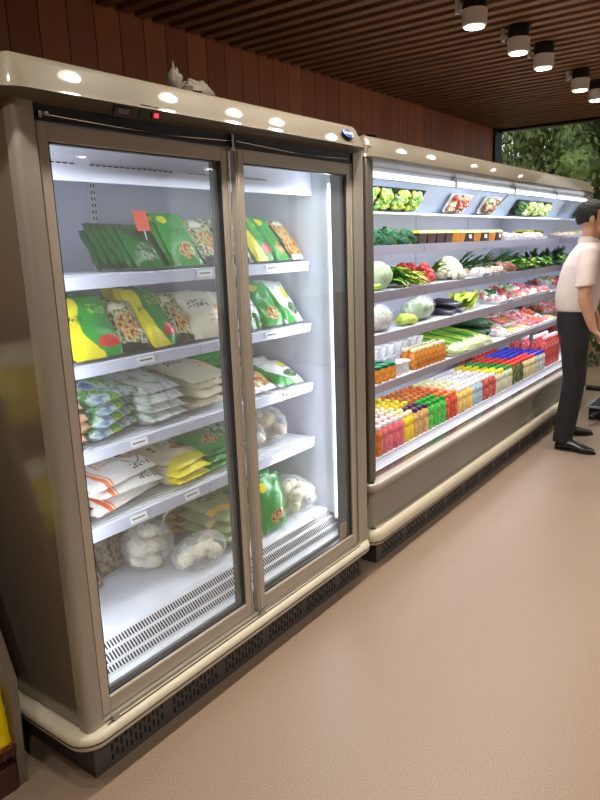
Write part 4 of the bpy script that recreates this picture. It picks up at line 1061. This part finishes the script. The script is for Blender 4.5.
# ================================================================== SNACK RACK at the left
rk=thing('snack_rack','grey metal snack rack with dark red base at the left edge, holding yellow packets','rack',(0,0,0))
prof=[(1.675,.0),(1.655,.35),(1.735,.56),(1.97,1.18),(2.32,1.30),(2.32,0)]
rkm=mat('rack_grey',rgb(122,112,100),.4,.4,.05,6); rki=mat('rack_dark',rgb(40,32,30),.6); rkr=mat('rack_red',rgb(70,28,30),.4,0,.08,10)
MB().prism(prof,.83,.858).build('side_panel',rkm,rk,bevel=.003)
MB().prism(prof,.10,.128).build('side_panel',rkm,rk,bevel=.003)
MB().box(.128,.83,2.29,2.32,.0,1.28).build('back_panel',rki,rk,smooth=False)
MB().box(.128,.83,1.672,2.29,.0,.085).build('base',rkr,rk,bevel=.004)
shy=[(1.668,.115),(1.84,.58),(1.98,.93)]
for y,z in shy:
    MB().prism([(y,z),(y-.010,z+.03),(y-.006,z+.032),(y+.004,z+.006),(2.29,z+.075),(2.29,z+.065)],.128,.83).build('rack_shelf',rkr,rk,smooth=False)
    mb=MB()
    for i in range(28): mb.tube([(.14+i*.025,y-.010,z+.005),(.14+i*.025,y-.012,z+.05)],.0018,5)
    mb.tube([(.13,y-.012,z+.05),(.83,y-.012,z+.05)],.003,6)
    mb.build('wire_lip',mat('wire_copper',rgb(150,80,50),.35,.6),rk)
D['snack']=design('pack_yellow_snack',rgb(240,214,20),[('band',1.57,.80,1.2,rgb(236,232,214),.03),('oval',.5,.5,.2,.18,rgb(250,235,110)),('marks',.5,.32,.5,.1,4,rgb(60,110,50))])
for ti,(y,z) in enumerate(shy):
    for i in range(4):
        xx=.752-i*.168
        for r in range(2):
            o=pack('snack',(xx,y+(.032 if ti==0 else .07)+r*.10,z+.135+r*.02),(PI/2-(.12 if ti==0 else .35),0,.0),.165,.25,.045,'yellow snack packet on the %s rack tier, %s from the right, %s row'%(['lowest','middle','top'][ti],pos_[i],['front','rear'][r]),seed=i%3,name='snack_packet')

# ================================================================== CART beyond the man
ct=thing('push_cart','black low push cart with grey-edged base and upright handle, beyond the man','cart',(6.1,.98,0))
MB().box(-.32,.45,-.40,.33,.035,.115).build('base',M['black'],ct,bevel=.008)
MB().box(-.33,.46,.33,.345,.105,.125).box(-.335,-.32,-.41,.345,.105,.125).build('base_trim',mat('trim_grey',rgb(120,122,128),.4),ct,bevel=.004)
for a,b in ((-.25,-.33),(-.25,.26),(.38,-.33),(.38,.26)):
    MB().lathe([(0,-.012),(.034,-.012),(.034,.012),(0,.012)],seg=14).build('wheel',M['gasket'],ct,loc=(a,b,.034),rot=(PI/2,0,0))
MB().box(-.30,-.26,.10,.16,.13,.70).build('column',M['black'],ct,bevel=.006)
MB().box(-.30,-.26,-.36,-.30,.13,.70).build('column',M['black'],ct,bevel=.006)
MB().box(-.31,-.25,-.38,.18,.70,.735).build('crossbar',M['tagwhite'],ct,bevel=.004)
MB().tube([(-.32,.24,.075),(-.42,.27,.075),(-.52,.27,.075)],.014,8).build('tow_bar',M['black'],ct)
mb=MB(); mb.tube([(-.28,-.30,.72),(-.6,-.28,.80),(-.95,.0,.80),(-1.0,.06,.80)],.011,8); mb.tube([(-.28,.12,.72),(-.6,.08,.80),(-.90,.0,.80)],.011,8); mb.tube([(-1.17,.105,.80),(-.62,-.03,.80)],.014,10)
mb.build('push_handle',M['black'],ct)

# ================================================================== MAN
man=thing('person','person seen from behind in white short-sleeved shirt and black trousers, holding a cart handle','person',(5.02,1.26,0),.245)
skin=mat('skin',rgb(196,148,120),.5,0,.06,14,sub=.1); shirtm=mat('shirt_cloth',rgb(222,206,200),.8,0,.03,10,bump=.12,bs=25); trm=mat('trouser_cloth',rgb(22,21,24),.8,0,.1,14,bump=.1); hairm=mat('hair_black',rgb(12,10,10),.75,0,.3,60,bump=.6,bs=90); shoem=mat('shoe_leather',rgb(24,22,22),.28,0,.1,20)
def remeshed(mb,name,m,parent,vox=.006,smooth=4):
    me=mb.mesh(name,m,False); o=bpy.data.objects.new(name,me); C.objects.link(o)
    r=o.modifiers.new('remesh','REMESH'); r.mode='VOXEL'; r.voxel_size=vox; r.use_smooth_shade=True
    s=o.modifiers.new('smooth','SMOOTH'); s.iterations=smooth; s.factor=.5
    bpy.context.view_layer.update()
    me2=bpy.data.meshes.new_from_object(o.evaluated_get(bpy.context.evaluated_depsgraph_get()))
    me2.materials.clear(); me2.materials.append(m); me2.polygons.foreach_set('use_smooth',[True]*len(me2.polygons)); me2.polygons.foreach_set('material_index',[0]*len(me2.polygons))
    leanf(me2); o.modifiers.clear(); o.data=me2; o.parent=parent; return o
def loft(mb,rings,seg=24):
    """rings: (cx,cy,z,rx,ry)"""
    vs=[];n=len(rings)
    for cx,cy,z,rx,ry in rings:
        for k in range(seg):
            t=2*PI*k/seg; vs.append((cx+rx*math.cos(t),cy+ry*math.sin(t),z))
    fs=[(i*seg+k,i*seg+(k+1)%seg,(i+1)*seg+(k+1)%seg,(i+1)*seg+k) for i in range(n-1) for k in range(seg)]
    fs+=[tuple(range(seg-1,-1,-1)),tuple((n-1)*seg+k for k in range(seg))]
    mb.add(vs,fs)
def leanf(me):
    for v in me.vertices:
        z=v.co.z
        if z>.98:
            k=min(1,(z-.98)/.5); v.co.y-=.075*k*k*(3-2*k)*(1.0 if z<1.47 else 1.0)
HR=(-.135,.045); HL=(.235,.05)
mb=MB()
# head, jaw, neck
mb.blob((0,.004,1.622),1,20,24,sz=(.075,.093,.098)); mb.blob((0,-.038,1.556),1,16,20,sz=(.052,.056,.062)); mb.blob((0,-.062,1.60),1,12,16,sz=(.048,.04,.06))
mb.tube([(0,-.082,1.635),(0,-.100,1.612),(0,-.113,1.594),(0,-.096,1.585)],[.008,.011,.015,.010],10)
mb.tube([(-.022,-.092,1.563),(0,-.100,1.563),(.022,-.092,1.563)],[.004,.0075,.004],8); mb.tube([(-.018,-.090,1.552),(0,-.098,1.552),(.018,-.090,1.552)],[.004,.0075,.004],8)
for s_ in (-1,1):
    mb.blob((s_*.079,.008,1.603),1,10,12,sz=(.010,.019,.031)); mb.blob((s_*.074,-.004,1.590),1,8,10,sz=(.012,.012,.02))
mb.tube([(0,.02,1.40),(0,.012,1.47),(0,.002,1.56)],[.066,.055,.056],20)
loft(mb,[(0,0,.88,.15,.10),(0,0,1.0,.14,.10),(0,.0,1.15,.15,.105),(0,0,1.30,.165,.105),(0,.005,1.40,.15,.085),(0,.01,1.45,.08,.06)])
for s_,el,wr in ((-1,(-.252,-.035,1.09),(-.250,-.115,.875)),(1,(.24,-.04,1.10),(.20,-.145,.885))):
    mb.tube([(s_*.155,.0,1.385),(s_*.20,0,1.35),(el[0]*.93,el[1]*.5,1.22),el,((el[0]+wr[0])/2,(el[1]+wr[1])/2,(el[2]+wr[2])/2+.01),wr],[.05,.052,.046,.040,.037,.026],16)
    # palm and fingers closed on the handle bar (bar runs along x at y -.185, z .80)
    hx=wr[0]; py=wr[1]; 
    by,bz=(-.17,.80)
    mb.tube([wr,(hx,by+.018,bz+.043),(hx,by-.002,bz+.034)],[.027,.034,.03],14,flat=.55)
    for q,(dx,L_) in enumerate(((-.032,.9),(-.011,1.05),(.011,1.0),(.031,.85))):
        mb.tube([(hx+dx,by+.01,bz+.034),(hx+dx*1.05,by-.022,bz+.026),(hx+dx*1.05,by-.032,bz+.002),(hx+dx,by-.022,bz-.020*L_),(hx+dx,by-.006*L_,bz-.024)],[.0105,.010,.0095,.009,.008],10)
    mb.tube([(hx-s_*.022,by+.03,bz+.045),(hx-s_*.042,by+.026,bz+.018),(hx-s_*.036,by+.012,bz-.012),(hx-s_*.02,by-.002,bz-.022)],[.013,.0115,.010,.009],10)
for s_,(ax,ay) in ((-1,HR),(1,HL)):
    kx=(s_*.09+ax)/2+s_*.01
    mb.tube([(s_*.085,0,.90),(kx,-.015,.50),(ax,ay,.09)],[.08,.055,.042],16)
body=remeshed(mb,'body',skin,man,.0055,3)
# eyes and brows
for s_ in (-1,1):
    e=MB().blob((s_*.028,-.083,1.622),.0105,8,10).build('eye',mat('eye_white',rgb(220,214,206),.2),man)
    MB().blob((s_*.0285,-.0905,1.622),.0045,6,8).build('iris',M['ink'],e)
    MB().tube([(s_*.014,-.094,1.642),(s_*.03,-.093,1.646),(s_*.046,-.082,1.640)],[.003,.004,.002],6).build('eyebrow',hairm,man)
# hair
def hf(d,th,ph):
    p=Vector((d.x*.082,d.y*.102,d.z*.105))
    k=1+.03*noise.noise(d*9)
    face=(d.y<-.35 and d.z<.42)
    low=d.z<-.40+.25*max(0,-d.y) - .25*max(0,d.y)
    if face: k*=.80
    elif low: k*=.84
    return k
hb=MB().blob((0,.010,1.632),1,40,48,func=hf,sz=(.084,.108,.104)).build('hair',hairm,man)
for o_ in [q for q in man.children if q.name.split('.')[0] in ('eye','eyebrow','hair')]:
    leanf(o_.data)
    for q in o_.children: leanf(q.data)
# shirt
mb=MB()
loft(mb,[(.0,0,.965,.152,.118),(0,.004,1.0,.168,.136),(0,.006,1.08,.178,.150),(0,.008,1.20,.186,.152),(0,.012,1.30,.196,.146),(0,.014,1.37,.190,.122),(0,.014,1.42,.140,.092),(0,.012,1.455,.078,.070)],32)
for s_ in (-1,1):
    ex,ey=(-.252,-.035) if s_<0 else (.24,-.04)
    mb.tube([(s_*.13,.008,1.395),(s_*.178,.004,1.375),(s_*.212,-.004,1.30),(ex*.935,ey*.55,1.20),(ex*.955,ey*.66,1.165)],[.060,.068,.064,.064,.065],20)
sh=remeshed(mb,'shirt',shirtm,man,.006,5)
mb=MB(); 
seg=26; vs=[];fs=[]
for k in range(seg+1):
    t=-PI/2+.22+(2*PI-.44)*k/seg
    cx,cy=math.cos(t),math.sin(t)
    for r,z in ((.062,1.455),(.064,1.492),(.070,1.492),(.086,1.452)): vs.append((cx*r,.012+cy*r*.98,z-.028*max(0,-cy)))
for k in range(seg):
    for j in range(4): fs.append((k*4+j,(k+1)*4+j,(k+1)*4+(j+1)%4,k*4+(j+1)%4))
fs+=[(0,1,2,3),(seg*4+3,seg*4+2,seg*4+1,seg*4)]
mb.add(vs,fs); leanf(mb.build('collar',shirtm,man).data)
# trousers
mb=MB()
loft(mb,[(0,.004,1.0,.158,.122),(0,.004,.93,.166,.126),(0,.006,.86,.168,.122),(0,.004,.80,.155,.105)],28)
for s_,(ax,ay) in ((-1,HR),(1,HL)):
    kx=(s_*.09+ax)/2+s_*.008
    mb.tube([(s_*.078,.004,.88),(s_*.085,.0,.76),(kx,-.012,.50),((kx+ax)/2,.015,.28),(ax,ay-.002,.085),(ax,ay-.002,.055)],[.090,.094,.076,.070,.068,.068],20)
tr=remeshed(mb,'trousers',trm,man,.006,4)
MB().add([(0,0,0)],[]) 
mb=MB(); seg=28; vs=[];fs=[]
for k in range(seg):
    t=2*PI*k/seg
    for r,z in ((1,.978),(1.02,.978),(1.02,1.008),(1,1.008)): vs.append((.160*r*math.cos(t),.004+.125*r*math.sin(t),z))
for k in range(seg):
    for j in range(4): fs.append((k*4+j,((k+1)%seg)*4+j,((k+1)%seg)*4+(j+1)%4,k*4+(j+1)%4))
mb.add(vs,fs); mb.build('belt',shoem,man)
# shoes
for (hx,hy),(tx,ty) in (((-.138,.075),(-.222,-.175)),((.228,.085),(.31,-.165))):
    d=Vector((tx-hx,ty-hy,0)); L_=d.length; ang=math.atan2(d.y,d.x)
    mb=MB()
    vs=[];seg=18;R=[(.0,.030,.05,.0),(.02,.038,.075,0),(.07,.040,.085,0),(.12,.037,.072,0),(.17,.044,.055,0),(.21,.042,.044,0),(.25,.030,.034,0),(.268,.010,.022,0)]
    for xx,w,h,_ in R:
        for k in range(seg):
            t=2*PI*k/seg; y_=w*math.cos(t); z_=h/2+h/2*math.sin(t)
            vs.append((xx-.01,y_,max(.012,z_+.006)))
    n=len(R); fs=[(i*seg+k,i*seg+(k+1)%seg,(i+1)*seg+(k+1)%seg,(i+1)*seg+k) for i in range(n-1) for k in range(seg)]+[tuple(range(seg-1,-1,-1)),tuple((n-1)*seg+k for k in range(seg))]
    mb.add(vs,fs)
    sho=mb.build('shoe',shoem,man,loc=(hx,hy,0),rot=(0,0,ang))
    mb=MB(); pts=[(-.012,.028),(.05,.036),(.12,.033),(.19,.044),(.24,.034),(.266,.008)]
    out=[(a,b) for a,b in pts]+[(a,-b) for a,b in reversed(pts)]
    m_=len(out); mb.add([(a,b,.0) for a,b in out]+[(a,b,.014) for a,b in out],[tuple(range(m_-1,-1,-1)),tuple(range(m_,2*m_))]+[(i,(i+1)%m_,m_+(i+1)%m_,m_+i) for i in range(m_)])
    mb.build('sole',M['black'],sho)
#@@END@@


sc=bpy.context.scene
sc.view_settings.view_transform='Standard'; sc.view_settings.look='None'; sc.view_settings.exposure=0; sc.view_settings.gamma=1; sc.view_settings.use_curve_mapping=False
sc.cycles.use_denoising=True; sc.cycles.max_bounces=7; sc.cycles.diffuse_bounces=4; sc.cycles.transparent_max_bounces=16; sc.cycles.caustics_reflective=False; sc.cycles.caustics_refractive=False
sc.cycles.sample_clamp_indirect=4
